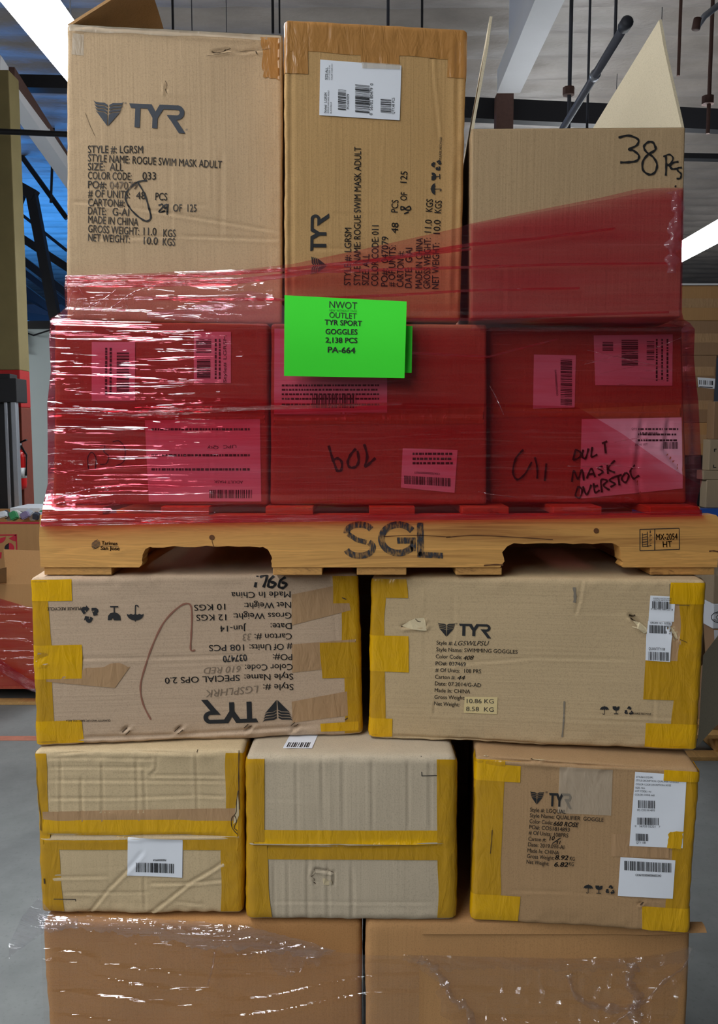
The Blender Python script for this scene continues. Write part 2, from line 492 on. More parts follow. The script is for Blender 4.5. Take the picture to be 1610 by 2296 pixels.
    def body(self):
        xs, ys, zs = self.lines1d(self.W, self.step), self.lines1d(self.D, 0.03), self.lines1d(self.H, self.step)
        V = []; Fc = []; off = 0
        W, D, H = self.dims
        def face(a, b, fn, flip):
            nonlocal off
            A, B = np.meshgrid(a, b)
            P = fn(A, B).reshape(-1, 3)
            V.append(P); Fc.append(grid_faces(len(a), len(b), off, flip)); off += len(P)
        z0 = lambda A, c: np.full_like(A, c)
        face(xs, zs, lambda A, B: np.stack([A, z0(A, 0), B], -1), False)
        face(xs, zs, lambda A, B: np.stack([A, z0(A, D), B], -1), True)
        face(ys, zs, lambda A, B: np.stack([z0(A, 0), A, B], -1), True)
        face(ys, zs, lambda A, B: np.stack([z0(A, W), A, B], -1), False)
        face(xs, ys, lambda A, B: np.stack([A, B, z0(A, 0)], -1), True)
        if not self.open_top: face(xs, ys, lambda A, B: np.stack([A, B, z0(A, H)], -1), False)
        P = np.concatenate(V); Fa = np.concatenate(Fc)
        _, first, inv = np.unique(np.round(P * 1e6).astype(np.int64), axis=0, return_index=True, return_inverse=True)
        P = P[first]; Fa = inv.reshape(-1)[Fa]
        Wd = self.surf(P)
        faces = Fa
        self.box = mesh_obj('box_body', Wd, faces, self.mat, self.e)
        if self.open_top:
            k = 0.006; mb = MB()
            def pt(x, y, z): return self.world_of(np.array([x, y, z]))
            o = [(0.002, 0.002), (W-.002, 0.002), (W-.002, D-.002), (0.002, D-.002)]; i = [(k, k), (W-k, k), (W-k, D-k), (k, D-k)]
            v = [pt(x, y, H*0.9995) for x, y in o] + [pt(x, y, H*0.9995) for x, y in i] + [pt(x, y, 0.01) for x, y in i]
            f = [(0,1,5,4),(1,2,6,5),(2,3,7,6),(3,0,4,7),(4,5,9,8),(5,6,10,9),(6,7,11,10),(7,4,8,11),(8,9,10,11)]
            mb.add(v, f).build('box_lining', M['card_inside'], self.e)
        return self
    def sheet(self, name, P, nu, nv, off, mat, parent=None):
        o = mesh_obj(name, self.surf(P.reshape(-1, 3), off), grid_faces(nu, nv), mat, parent or self.e)
        return o
    def wrap(self, edge, w, ws, a0, a1, mat=None, off=0.0006, name='packing_tape', wob=0.0025, w2=None):
        """tape along an edge: w on the front, ws round the corner; a0..a1 fraction along the edge"""
        mat = mat or M['tape_yellow']
        L = self.H if edge in 'LR' else self.W
        a = np.concatenate([-np.linspace(ws, self.r, max(2, int(ws/.012))), [-self.r*0.5, -self.r*0.2, 0, self.r*0.2, self.r*0.5], np.linspace(self.r, w, max(3, int(w/.004)))])
        b = np.linspace(a0 * L, a1 * L, max(3, int((a1 - a0) * L / 0.008)))
        b = np.clip(b, self.r * 0.5, L - self.r * 0.5)
        A, B = np.meshgrid(a, b)
        if w2 is not None:
            kk = 1 + (w2 / w - 1) * (B - b[0]) / (b[-1] - b[0]); A = np.where(A > self.r, self.r + (A - self.r) * kk, A)
        A = A + np.where(A > w * 0.6, 1, 0) * wob * vn2(B * 18, B * 0 + self.seed)
        return self.sheet(name, self._edge_pts(edge, A, B), len(a), len(b), off, mat)
    def _edge_pts(self, edge, A, B):
        F = np.maximum(A, 0); S = np.maximum(-A, 0); W, H = self.W, self.H
        if edge == 'L': return np.stack([F, S, B], -1)
        if edge == 'R': return np.stack([W - F, S, B], -1)
        if edge == 'T': return np.stack([B, S, H - F], -1)
        return np.stack([B, S, F], -1)
    def patch(self, quad, mat, off=0.0007, name='packing_tape', step=0.004, wob=0.0):
        """flat patch stuck on the front, corners TL TR BR BL as seen in the photograph"""
        q = np.array(quad, float)
        s, t = self.local(q[:, 0], q[:, 1])
        nu = max(3, int(math.hypot(s[1]-s[0], t[1]-t[0]) / step)); nv = max(3, int(math.hypot(s[3]-s[0], t[3]-t[0]) / step))
        U, V = np.meshgrid(np.linspace(0, 1, nu), np.linspace(0, 1, nv))
        f = lambda c: c[3]*(1-U)*(1-V) + c[2]*U*(1-V) + c[0]*(1-U)*V + c[1]*U*V
        S, T = f(s), f(t)
        if wob:
            S = S + wob * vn2(V * 9 + 2, self.seed) * ((U < 0.01) | (U > 0.99)); T = T + wob * vn2(U * 9, self.seed + 1) * ((V < 0.01) | (V > 0.99))
        S = np.clip(S, self.r, self.W - self.r); T = np.clip(T, self.r, self.H - self.r)
        return self.sheet(name, np.stack([S, np.zeros_like(S), T], -1), nu, nv, off, mat)
    def prints(self, name, polys, mat, off=0.0011, parent=None):
        """polys: list of (points in photograph pixels, faces)"""
        V = []; Fc = []; o = 0
        for pts, fs in polys:
            pts = np.asarray(pts, float); V.append(pts[:, :2]); Fc += [[int(i) + o for i in f] for f in fs]; o += len(pts)
        V = np.concatenate(V)
        s, t = self.local(V[:, 0], V[:, 1])
        P = np.stack([s, np.zeros_like(s), t], -1)
        return mesh_obj(name, self.surf(P, off), Fc, mat, parent or self.e, False)

# ------------------------------------------------------------------ lettering in picture coordinates
_glyphs = {}
def glyph(body, bold=0.0, shear=0.0, space=1.0):
    key = (body, bold, shear, space)
    if key not in _glyphs:
        cu = bpy.data.curves.new('lettering', 'FONT'); cu.body = body; cu.offset = bold; cu.shear = shear
        cu.resolution_u = 3; cu.space_character = space
        ob = bpy.data.objects.new('lettering', cu); COL.objects.link(ob)
        dg = bpy.context.evaluated_depsgraph_get(); dg.update()
        me = ob.evaluated_get(dg).to_mesh()
        v = np.array([tuple(p.co)[:2] for p in me.vertices]); f = [list(p.vertices) for p in me.polygons]
        ob.evaluated_get(dg).to_mesh_clear()
        bpy.data.objects.remove(ob); bpy.data.curves.remove(cu)
        x0 = v[:, 0].min(); w = v[:, 0].max() - x0
        v = v - [x0, 0]
        _glyphs[key] = (v, f, w)
    return _glyphs[key]
CAPH = None
def capheight():
    global CAPH
    if CAPH is None:
        CAPH = glyph('H')[0][:, 1].max(); print('CAPH', CAPH)
    return CAPH
def text(body, x0, y0, x1, y1, cap, tr=(0, 0, 1), bold=0.0, shear=0.0, space=1.0):
    """baseline from (x0,y0) to (x1,y1), capital height cap"""
    v, f, w = glyph(body, 0.0 if bold > 0 else bold, shear, space)
    if bold > 0:
        n = len(v); sh = [(-bold, -bold*.5), (bold, -bold*.5), (-bold, bold*.5), (bold, bold*.5)]
        f = [[i + n*k for i in q] for k in range(4) for q in f]; v = np.concatenate([v + s for s in sh])
    a = np.array([x0, y0], float) / tr[2] + tr[:2]; b = np.array([x1, y1], float) / tr[2] + tr[:2]
    e = (b - a) / w; L = np.linalg.norm(b - a)
    up = np.array([(b - a)[1], -(b - a)[0]]) / L * (cap / tr[2] / capheight())
    return (a + v[:, :1] * e + v[:, 1:] * up, f)
def poly(pts, tr=(0, 0, 1)):
    p = np.array(pts, float) / tr[2] + np.array(tr[:2])
    return (p, [list(range(len(p)))])
def frame_polys(polys, o, ex, ey):
    """place polygons given in unit coordinates (x right, y down)"""
    out = []
    for p in polys:
        p = np.array(p, float)
        out.append((np.array(o) + p[:, :1] * np.array(ex) + p[:, 1:] * np.array(ey), [list(range(len(p)))]))
    return out
def spline(pts, n=8):
    P = np.array(pts, float); out = []
    for i in range(len(P) - 1):
        p0, p1, p2, p3 = P[max(i-1, 0)], P[i], P[i+1], P[min(i+2, len(P)-1)]
        for t in np.linspace(0, 1, n, endpoint=False):
            out.append(0.5*((2*p1) + (-p0+p2)*t + (2*p0-5*p1+4*p2-p3)*t*t + (-p0+3*p1-3*p2+p3)*t**3))
    out.append(P[-1]); return np.array(out)
def stroke(pts, width, tr=(0, 0, 1), curved=True):
    P = np.array(pts, float) / tr[2] + np.array(tr[:2])
    if curved and len(P) > 2: P = spline(P)
    d = np.gradient(P, axis=0); d /= np.linalg.norm(d, axis=1, keepdims=True) + 1e-9
    nrm = np.stack([-d[:, 1], d[:, 0]], -1)
    w = width / tr[2] / 2 * (1 + 0.18 * np.sin(np.arange(len(P)) * 0.9))[:, None]
    n = len(P)
    v = np.concatenate([P + nrm * w, P - nrm * w])
    return (v, [[i, i + n, i + n + 1, i + 1] for i in range(n - 1)])
def bars(x0, y0, x1, y1, n, tr=(0, 0, 1), vertical=True, seed=1, skew=0.0):
    g = random.Random(seed); out = []
    ws = [g.choice((1, 1, 2, 3)) for _ in range(n * 2)]; tot = sum(ws); u = 0
    for i, w in enumerate(ws):
        a, b = u / tot, (u + w) / tot; u += w
        if i % 2: continue
        if vertical:
            xa, xb = x0 + (x1-x0)*a, x0 + (x1-x0)*b
            out.append(poly([(xa, y0 + skew*a), (xb, y0 + skew*b), (xb, y1 + skew*b), (xa, y1 + skew*a)], tr))
        else:
            ya, yb = y0 + (y1-y0)*a, y0 + (y1-y0)*b
            out.append(poly([(x0, ya), (x1, ya + skew), (x1, yb + skew), (x0, yb)], tr))
    return out
def arc(cx, cy, r, a0, a1, n=14, ry=None):
    ry = r if ry is None else ry
    return [(cx + r*math.cos(R(a)), cy + ry*math.sin(R(a))) for a in np.linspace(a0, a1, n)]
# the swim maker's lettering, 310 wide and 130 high, y downwards
LOGO_TYR = [[(0,0),(122,0),(112,24),(10,24)], [(34,20),(62,20),(62,130),(34,130)], [(88,6),(94,0),(122,0),(158,64),(130,74)],
            [(130,66),(158,66),(158,130),(130,130)], [(166,0),(202,0),(158,74),(130,66)], [(166,0),(264,0),(264,24),(186,24)],
            arc(262, 39, 40, -90, 90) + arc(262, 39, 15, 90, -90), [(206,54),(264,54),(264,79),(224,79)], [(208,54),(250,62),(312,150),(276,150)]]
LOGO_TYR_END = LOGO_TYR[4:]
def _wing():
    left = []
    for k in range(4):
        y = 18 * k; x = 4.5 * k
        top = [(x, y), (x + 12, y + 8), (x + 34, y + 10), (60, y + 11), (78, y + 22)]
        if k < 3: bot = [(78, y + 34), (60, y + 24), (x + 34, y + 22), (x + 12, y + 19)]
        else: bot = [(80, 140)]
        left.append(top + bot)
    return left + [[(164 - a, b) for a, b in p][::-1] for p in left]
LOGO_WING = _wing()
UMBRELLA = [[(0,46)] + arc(50, 46, 50, 180, 360, 16, 40) + [(88,40),(75,46),(62,40),(50,46),(38,40),(25,46),(12,40)], [(47,0),(53,0),(53,10),(47,10)],
            [(47,40),(53,40),(53,88),(47,88)], [(47,86),(53,86),(51,97),(40,100),(31,94),(30,84),(36,84),(38,92),(45,93)]]
GLASS = [[(6,0),(52,0),(60,18),(68,4),(94,0),(92,30),(78,48),(58,54),(42,54),(22,46),(8,30)], [(46,50),(54,50),(54,90),(46,90)], [(22,88),(78,88),(78,98),(22,98)]]
def _recycle():
    out = []
    base = [[(34,14),(44,0),(64,0),(74,16),(62,24),(52,10),(47,10),(44,20)], [(70,4),(84,30),(56,32),(63,24),(78,16)]]
    base = [[(30,30),(42,8),(52,4),(64,8),(72,22),(80,17),(72,42),(46,36),(55,32),(50,22),(44,38)]]
    for a in (0, 120, 240):
        c, s = math.cos(R(a)), math.sin(R(a))
        for p in base: out.append([(50 + (x-50)*c - (y-55)*s, 55 + (x-50)*s + (y-55)*c) for x, y in p])
    return out
RECYCLE = _recycle()
def icon(shape, cx, cy, size, tr=(0, 0, 1), ang=0):
    """size = width; ang turns clockwise in the photograph"""
    k = size / 100.0 / tr[2]; c, s = math.cos(R(ang)) * k, math.sin(R(ang)) * k
    o = np.array([cx, cy]) / tr[2] + np.array(tr[:2]) - 50 * np.array([c, s]) - 50 * np.array([-s, c])
    return frame_polys(shape, o, (c, s), (-s, c))
def logo(shape, w, h, p0, p1, height, tr=(0, 0, 1)):
    """top-left p0 to top-right p1, body hanging height below"""
    a = np.array(p0, float) / tr[2] + tr[:2]; b = np.array(p1, float) / tr[2] + tr[:2]
    ex = (b - a) / w; L = np.linalg.norm(b - a); dn = np.array([-(b - a)[1], (b - a)[0]]) / L * (height / tr[2] / h)
    return frame_polys(shape, a, ex, dn)
# ------------------------------------------------------------------ heights of the stack
Z_BULK, Z_LOW, Z_PAL = 0.868, 1.179, 1.491      # tops: bulk boxes, lower goggle row, upper goggle row
Z_STR0, Z_STR1, Z_DECK = 1.506, 1.600, 1.615    # pallet stringer bottom/top, deck top
Z_ROW = 1.944                                    # top of the wrapped row
Y_PAL = 1.50

# ================================================================== wrapped row on the pallet
RL = Carton('wrapped_carton', 'left carton in red film with a large label and a marker number', 'carton',
            [(122,716),(602,724),(601,1132),(119,1132)], 1.532, 1.532, .58, M['card_load'], zb=Z_DECK, zt=Z_ROW, seed=31, step=.006)
RM = Carton('wrapped_carton', 'middle carton in red film half behind the green paper sign', 'carton',
            [(608,724),(1092,726),(1092,1132),(606,1132)], 1.532, 1.532, .58, M['card_load'], zb=Z_DECK, zt=Z_ROW, seed=32, step=.006)
RR = Carton('wrapped_carton', 'right carton in red film with two barcode labels, under the open box', 'carton',
            [(1098,732),(1530,732),(1540,1130),(1099,1130)], 1.568, 1.562, .58, M['card_load'], zb=Z_DECK, zt=Z_ROW, seed=33, step=.006)
for c, seam in ((RL, [(119,928),(602,930)]), (RM, [(607,934),(1092,928)]), (RR, [(1098,920),(1538,918)])):
    c.crease(seam, .004, .004); c.rand_creases(5, 4, .0012, .004)
RR.crease([(1440,940),(1425,1060),(1440,1130)], .004, .006); RR.crease([(1500,940),(1490,1010),(1530,1060)], .004, .006)
for c in (RL, RM, RR): c.body()
T6 = (1060, 680, 2.927); T4 = (80, 580, 2.776); T5 = (580, 620, 2.981)
RR.patch([(1099,903),(1538,903),(1538,934),(1099,936)], M['tape_kraft'])
RL.patch([(119,905),(602,908),(602,950),(119,950)], M['tape_kraft']); RM.patch([(607,908),(1092,905),(1092,950),(607,952)], M['tape_kraft'])
def label_on(c, quad, prints, mat=None, name='shipping_label', off=0.0011):
    l = c.patch(quad, mat or M['label_white'], off, name)
    if prints: c.prints('label_print', prints, M['ink'], off + 0.0006, l)
    return l
def rows(x0, x1, ys, cap, seed, vertical=False):
    """rows of tiny unreadable print as broken dashes"""
    g = random.Random(seed); out = []
    for y in ys:
        u = x0
        while u < x1 - 2:
            w = min(g.uniform(3, 9), x1 - u)
            out.append(poly([(u, y), (u+w, y), (u+w, y+cap), (u, y+cap)] if not vertical else [(y, u), (y+cap, u), (y+cap, u+w), (y, u+w)]))
            u += w + g.uniform(1.2, 3)
    return out
label_on(RL, [(206,767),(303,767),(303,899),(206,899)], bars(262,790,290,880,26,vertical=False,seed=3) + rows(780,885,(236,246),5,4,True))
label_on(RL, [(435,744),(518,744),(518,859),(435,859)], [text('Style# LGRSM', 508,858,508,752,7), ] + bars(440,760,474,792,9,vertical=False,seed=6) + rows(760,850,(482,491),4,5,True) + bars(442,806,472,850,12,vertical=False,seed=8))
label_on(RL, [(325,942),(583,940),(586,1126),(334,1124)], bars(470,1098,567,1117,30,seed=7) + [text('UPC  Qty', 530,997,465,1001,7), text('ADULT MASK', 545,1078,480,1077,6)] + rows(340,560,(960,1018,1050),5,9))
RL.prints('marker_lettering', [stroke(p, 6, T4) for p in ([(330,1310),(325,1240),(350,1205),(375,1240),(372,1310)], [(400,1165),(430,1160),(425,1200),(455,1230),(440,1275),(400,1280)], [(480,1140),(520,1135),(555,1180),(550,1260),(500,1290)])], M['marker'])
label_on(RM, [(613,737),(868,737),(868,929),(615,929)], rows(632,850,(862,872,882,892,905),4,12) + bars(700,885,800,915,24,seed=4))
label_on(RM, [(963,1147),(1330,1160),(1310,1445),(950,1410)] and [(903,1005),(1026,1009),(1019,1105),(899,1093)], bars(972,1330,1283,1385,40,T5,seed=15,skew=18) + [text('C0367020000000599077', 1210,1312,1040,1302,14,T5)] + rows(925,1015,(1015,1026,1036),5,3))
RM.prints('marker_lettering', [stroke(p, 16, T5) for p in ([(468,1130),(490,1205),(520,1290)], [(490,1235),(525,1215),(555,1240),(550,1295),(515,1295)], [(650,1150),(615,1190),(595,1240),(610,1275),(650,1270),(668,1230),(660,1165)], [(705,1120),(725,1200),(712,1268),(745,1245),(780,1212)])], M['marker'])
label_on(RR, [(1197,795),(1291,797),(1288,914),(1195,916)], bars(575,365,650,668,40,T6,False,seed=21,skew=4) + [text('C0367020000000602470', 560,605,548,436,12,T6)])
label_on(RR, [(1331,752),(1508,750),(1507,865),(1334,864)], bars(850,255,920,315,10,T6,False,seed=2) + bars(975,240,1083,410,24,T6,False,seed=3) + bars(1140,250,1190,375,14,T6,False,seed=5) + rows(760,855,(1470,1482,1494),4,7,True))
label_on(RR, [(1304,940),(1528,936),(1530,1095),(1300,1118)], [text('QTY', 1040,830,1072,834,14,T6), text('ATION  LOT', 1060,938,1145,930,14,T6)] + bars(1100,845,1215,865,16,T6,seed=11) + bars(1250,910,1345,955,14,T6,seed=12) + rows(1430,1520,(960,972,985),4,14))
RR.prints('marker_lettering', [stroke(p, 12, T6) for p in ([(330,960),(280,1020),(262,1110),(290,1155),(340,1120),(385,1040)], [(405,1010),(420,1080),(420,1150)], [(480,1050),(470,1165)],
    [(672,960),(655,1028)], [(668,960),(702,975),(700,1010),(655,1028)], [(722,960),(716,1005),(738,1015),(757,952)], [(782,942),(776,1005),(815,992)], [(845,920),(880,905)], [(862,915),(870,985)],
    [(648,1172),(660,1100),(688,1152),(714,1092),(726,1162)], [(745,1150),(775,1085),(800,1140)], [(750,1125),(795,1115)], [(850,1070),(820,1080),(850,1105),(820,1130)], [(880,1060),(885,1120)], [(930,1030),(885,1085),(930,1110)],
    [(690,1200),(672,1260),(700,1275),(715,1225),(690,1200)], [(720,1200),(745,1255),(775,1190)], [(790,1180),(800,1240),(830,1225)], [(790,1205),(820,1195)], [(845,1240),(840,1160),(880,1165),(855,1195),(895,1225)], [(925,1140),(895,1160),(930,1185),(900,1205)], [(925,1140),(975,1125)], [(950,1130),(960,1195)], [(1000,1110),(975,1150),(1000,1175),(1020,1130),(1000,1110)], [(1060,1060),(1030,1100),(1050,1150),(1090,1130)])], M['marker'], .0034)

# ================================================================== top of the load
T1 = (0, 0, 2.4394); T2 = (600, 0, 3.22); T3 = (1000, 0, 2.639)
B1 = Carton('tall_carton', 'tall open carton on the left with upright lettering and a raised flap', 'carton',
            [(150,51),(634,76),(632,706),(148,706)], 1.535, 1.578, .33, M['card_tan'], zb=Z_ROW, zt=None, seed=1, turn=R(-4), open_top=True, zslack=.02)
B1.rand_creases(9, 5, .0009, .004)
B1.crease([(475,118),(512,112)], .004, .003); B1.crease([(510,112),(545,118),(600,108)], .0025, .003); B1.crease([(372,190),(370,215)], .003, .002)
B1.crease([(160,452),(300,466),(632,520)], .0016, .003); B1.crease([(200,536),(400,530),(632,538)], .0014, .003); B1.crease([(190,255),(214,308)], .001, .002)
B1.crease([(160,62),(190,58),(600,84)], .003, .005)
B1.body()
K1 = 40
sp = [text('STYLE #: LGRSM', 482,838,783,840,K1,T1,.010), text('STYLE NAME: ROGUE SWIM MASK ADULT', 482,884,1213,921,K1,T1,.010), text('SIZE:  ALL', 482,932,675,936,K1,T1,.010),
      text('COLOR CODE:', 482,980,720,986,K1,T1,.010), text('033', 780,983,853,984,K1,T1,.010), text('PO#:', 482,1030,582,1032,K1,T1,.010),
      text('# OF UNITS:', 482,1078,710,1085,K1,T1,.010), text('48', 745,1090,797,1090,K1,T1,.010), text('PCS', 850,1095,914,1098,K1,T1,.010), text('CARTON#:', 482,1127,682,1132,K1,T1,.010),
      text('OF  125', 947,1158,1075,1160,K1,T1,.010), text('DATE:', 482,1173,580,1177,K1,T1,.010), text('G-AI', 615,1178,705,1182,K1,T1,.010), text('MADE IN CHINA', 482,1220,755,1235,K1,T1,.010),
      text('GROSS WEIGHT:', 482,1270,760,1285,K1,T1,.010), text('11.0', 785,1285,855,1287,K1,T1,.010), text('KGS', 893,1295,960,1297,K1,T1,.010),
      text('NET WEIGHT:', 482,1318,708,1328,K1,T1,.010), text('10.0', 785,1335,862,1338,K1,T1,.010), text('KGS', 890,1342,957,1345,K1,T1,.010)]
B1.prints('printed_text', sp, M['ink_soft'])
B1.prints('printed_text', [text('047079', 600,1034,752,1036,K1,T1,.010)], M['pencil'])
B1.prints('brand_logo', logo(LOGO_TYR, 310, 130, (708,567), (1018,580), 130, T1) + logo(LOGO_WING, 164, 140, (512,550), (680,558), 138, T1) + [text('®', 682,570,694,570,9,T1), text('®', 1014,715,1028,715,10,T1)], M['ink_blue'])
B1.prints('marker_lettering', [stroke([(805,988),(760,995),(720,1020),(690,1060),(690,1100),(720,1150),(770,1195),(805,1210),(825,1190),(815,1140),(790,1060),(755,1000)], 9, T1),
    stroke([(868,1125),(885,1118),(893,1130),(870,1160),(905,1155)], 8, T1), stroke([(915,1118),(900,1125),(902,1140),(918,1130),(918,1120),(914,1175)], 8, T1)], M['marker'])
B1.patch([(586,80),(634,82),(632,180),(590,172)], M['tape_kraft'], wob=.003)
B1.patch([(163,75),(188,78),(187,125),(160,122)], M['tape_clear'])
B1.wrap('T', .012, .01, 0, 1, M['tape_clear'])

B2 = Carton('tall_carton', 'closed middle carton with sideways lettering, brown taped top and white label', 'carton',
            [(637,41),(1048,63),(1032,722),(637,706)], 1.522, 1.556, .39, M['card_gold'], zb=Z_ROW, zt=None, turn=R(.4), seed=2, zslack=.02, r=.008, crumple=.003)
B2.crease([(971,85),(974,160),(990,320)], -.0015, .003); B2.crease([(652,60),(652,690)], .002, .006); B2.crease([(1026,70),(1026,330),(1018,690)], .002, .006)
B2.rand_creases(4, 2, .0008, .004)
B2.body()
B2.wrap('T', .052, .06, 0.0, 1.0, M['tape_kraft'])
B2.wrap('L', .042, .03, 0.825, 1.0, M['tape_kraft'], .0009); B2.wrap('R', .035, .03, 0.835, 1.0, M['tape_kraft'], .0009)
label_on(B2, [(718,134),(900,148),(896,271),(716,259)], [text('Style#  LGRSM', 425,820,428,672,18,T2), text('SIZE:ALL', 433,578,436,488,18,T2), text('ROGUE SWIM MASK ADULT', 442,820,445,655,10,T2), text('BLACK/BLUE', 462,822,463,740,10,T2),
    text('LOT CODE: G-AI', 450,578,452,475,10,T2), text('COLOR CODE: 011', 468,580,470,465,10,T2), text('PO:047079', 588,790,590,682,18,T2), text('0  56702 80479  0', 757,835,762,605,22,T2), text('QTY:48 PCS', 915,828,917,710,20,T2)]
    + bars(508,648,566,796,22,T2,False,seed=31,skew=6) + bars(632,612,736,815,30,T2,False,seed=32,skew=10) + bars(815,718,892,820,14,T2,False,seed=33,skew=6), off=.0016)
B2.patch([(805,88),(893,90),(896,146),(810,140)], M['tape_kraft'], .0006)
B2.patch([(811,140),(897,146),(897,157),(812,154)], M['tape_clear'], .0026)
K2 = 48
vt = [('STYLE #: LGRSM',605,2060,1645),('STYLE NAME: ROGUE SWIM MASK ADULT',675,2060,1062),('SIZE: ALL',735,2060,1835),('COLOR CODE: 011',802,2065,1628),('PO#:  047079',872,2068,1708),('# OF UNITS:',925,2070,1772),
      ('48',945,1685,1610),('PCS',945,1535,1445),('CARTON #:',985,2072,1815),('OF',1010,1450,1392),('125',1010,1322,1240),('DATE:  G-AI',1045,2078,1790),('MADE IN CHINA',1120,2082,1718),
      ('GROSS WEIGHT:',1178,2084,1718),('11.0',1186,1680,1588),('KGS',1195,1530,1440),('NET WEIGHT:',1240,2086,1755),('10.0',1250,1690,1590),('KGS',1258,1540,1450)]
B2.prints('printed_text', [text(s, x-6, a, x, b, K2, T2, .006) for s, x, a, b in vt] + [text('PLEASE RECYCLE', 1253,1155,1259,992,15,T2,.01)] +
    icon(UMBRELLA, 1215,1365,82,T2,-90) + icon(GLASS, 1215,1275,64,T2,-90) + icon(RECYCLE, 1218,1193,82,T2,-90), M['ink'])
B2.prints('brand_logo', logo(LOGO_TYR, 310, 130, (308,1815), (312,1540), 115, T2) + logo(LOGO_WING, 164, 140, (308,1985), (310,1850), 120, T2), M['ink'])
B2.prints('marker_lettering', [stroke([(985,1545),(1018,1530)], 9, T2), stroke([(990,1500),(965,1492),(965,1515),(995,1505),(1025,1490),(1030,1515),(1000,1515),(985,1500)], 9, T2)], M['marker'])

B38 = Carton('open_carton', 'open-topped carton with a big handwritten count and two raised flaps', 'carton',
            [(1057,286),(1537,283),(1526,714),(1057,722)], 1.512, 1.492, .56, M['card_plain'], zb=Z_ROW, zt=None, seed=3, open_top=True, turn=R(3.4), r=.003, crumple=.0008, bulge=.001, zslack=.02)
B38.rand_creases(3, 1, .0005, .004)
B38.body()
B38.prints('marker_lettering', [stroke([(1020,815),(1080,803),(1135,825),(1128,860),(1080,885),(1105,890),(1140,920),(1130,950),(1085,960),(1030,962)], 12, T3),
    stroke([(1240,880),(1225,845),(1195,842),(1170,868),(1185,900),(1225,930),(1248,975),(1235,1020),(1200,1032),(1165,1005),(1165,955),(1195,915),(1235,890),(1240,865)], 12, T3),
    stroke([(1300,922),(1302,980),(1300,1040)], 11, T3), stroke([(1285,928),(1320,915),(1342,935),(1330,965),(1302,982)], 9, T3), stroke([(1375,958),(1345,963),(1325,985),(1335,1000),(1368,998)], 10, T3),
    stroke([(1395,993),(1373,995),(1370,1010),(1390,1030),(1385,1055),(1363,1058)], 10, T3), stroke([(1353,1101),(1361,1105)], 11, T3, False), stroke([(1305,970),(1340,1000)], 8, T3)], M['marker'])
def flap(c, name, front_top, hinge_side, thick=0.0045, mat_in=None, over=0.0, slack=0.0):
    """a raised side flap: hinge along the top left or right edge, front_top = picture point of its front upper corner"""
    F = c.F; i = 0 if hinge_side == 'L' else 1
    h0, h1 = F[i, 0, 1], F[i, 1, 1]
    ax = (h1 - h0)
    p = on_plane(front_top[0], front_top[1], h0, np.array([0, -1.0, 0])) 
    up = p - h0
    v0, v1 = h0 + ax * 0.01, h0 + ax * 0.97
    q = [v0, v1, v1 + up * 0.985 - ax * over, v0 + up]
    nrm = np.cross(ax, up); nrm /= np.linalg.norm(nrm)
    if hinge_side == 'R': nrm = -nrm
    nrm = nrm * thick
    nu, nv = 14, 12
    U, V = np.meshgrid(np.linspace(0, 1, nu), np.linspace(0, 1, nv))
    P = sum(w[..., None] * np.array(k) for w, k in (((1-U)*(1-V), q[0]), (U*(1-V), q[1]), (U*V, q[2]), ((1-U)*V, q[3])))
    P = P + nrm / thick * (0.0025 * vn2(U*3, V*3, c.seed) * V)[..., None]
    A = P.reshape(-1, 3); B = A + nrm
    n = nu * nv; fa = grid_faces(nu, nv).tolist(); fb = (grid_faces(nu, nv, n, True)).tolist()
    ring = [k for k in range(nu)] + [r*nu + nu-1 for r in range(1, nv)] + [(nv-1)*nu + k for k in range(nu-2, -1, -1)] + [r*nu for r in range(nv-2, 0, -1)]
    side = [(ring[k], ring[(k+1) % len(ring)], ring[(k+1) % len(ring)] + n, ring[k] + n) for k in range(len(ring))]
    o = mesh_obj(name, np.concatenate([A, B]), fa + fb + side, mat_in or M['card_inside'], c.e, False)
    return o
flap(B38, 'top_flap', (1101,33), 'L')
flap(B38, 'top_flap', (1484,40), 'R')
flap(B1, 'top_flap', (326,-60), 'L', mat_in=M['card_brown'])

# ================================================================== upper goggle row under the pallet
TL_ = (40, 1260, 2.0125); TR_ = (800, 1260, 1.9877)
ML = Carton('goggle_carton', 'left carton under the pallet with upside-down printing and yellow taped edges', 'carton',
            [(66,1291),(804,1284),(815,1641),(82,1668)], 1.488, 1.548, .40, M['card_pink'], zb=Z_LOW, zt=Z_PAL, seed=4, r=.009, crumple=.005)
ML.rand_creases(3, 4, .001, .003)
ML.crease([(90,1478),(330,1476),(560,1470)], .0016, .003); ML.crease([(180,1655),(400,1648),(700,1628)], .004, .004); ML.crease([(82,1475),(110,1480)], .006, .006)
for x in (280, 400, 557, 660): ML.crease([(x-6,1640),(x+8,1630)], .006, .004)
ML.body()
k = 27
st = [('Made In China',1230,132,963,136),('Net Weight:',1232,180,1022,184),('10 KGS',935,188,795,193),('Gross Weight:',1234,228,973,232),('12 KGS',940,236,805,238),('Date:',1235,275,1140,277),('Jun-14',1030,285,912,288),
      ('Carton #:',1236,322,1068,325),('# Of Units:',1238,368,1045,372),('108 PCS',1020,372,862,375),('PO#:',1238,415,1150,416),('Color Code:',1240,460,1025,463),
      ('Style Name:',1242,503,1022,507),('SPECIAL OPS 2.0',1000,508,663,522),('Style #:',1243,550,1107,552)]
ML.prints('printed_text', [text(s, a, b, c, d, k, TL_, .003) for s, a, b, c, d in st] + [text('037470', 1032,417,925,424,28,TL_,.02), text('QUANTITY AND UPC BARCODE AREA', 418,710,218,711,9,TL_,.01), text('PLEASE RECYCLE', 285,203,133,205,13,TL_,.012)]
    + icon(UMBRELLA, 530,230,76,TL_,180) + icon(GLASS, 435,230,66,TL_,180) + icon(RECYCLE, 323,236,84,TL_,180), M['ink'])
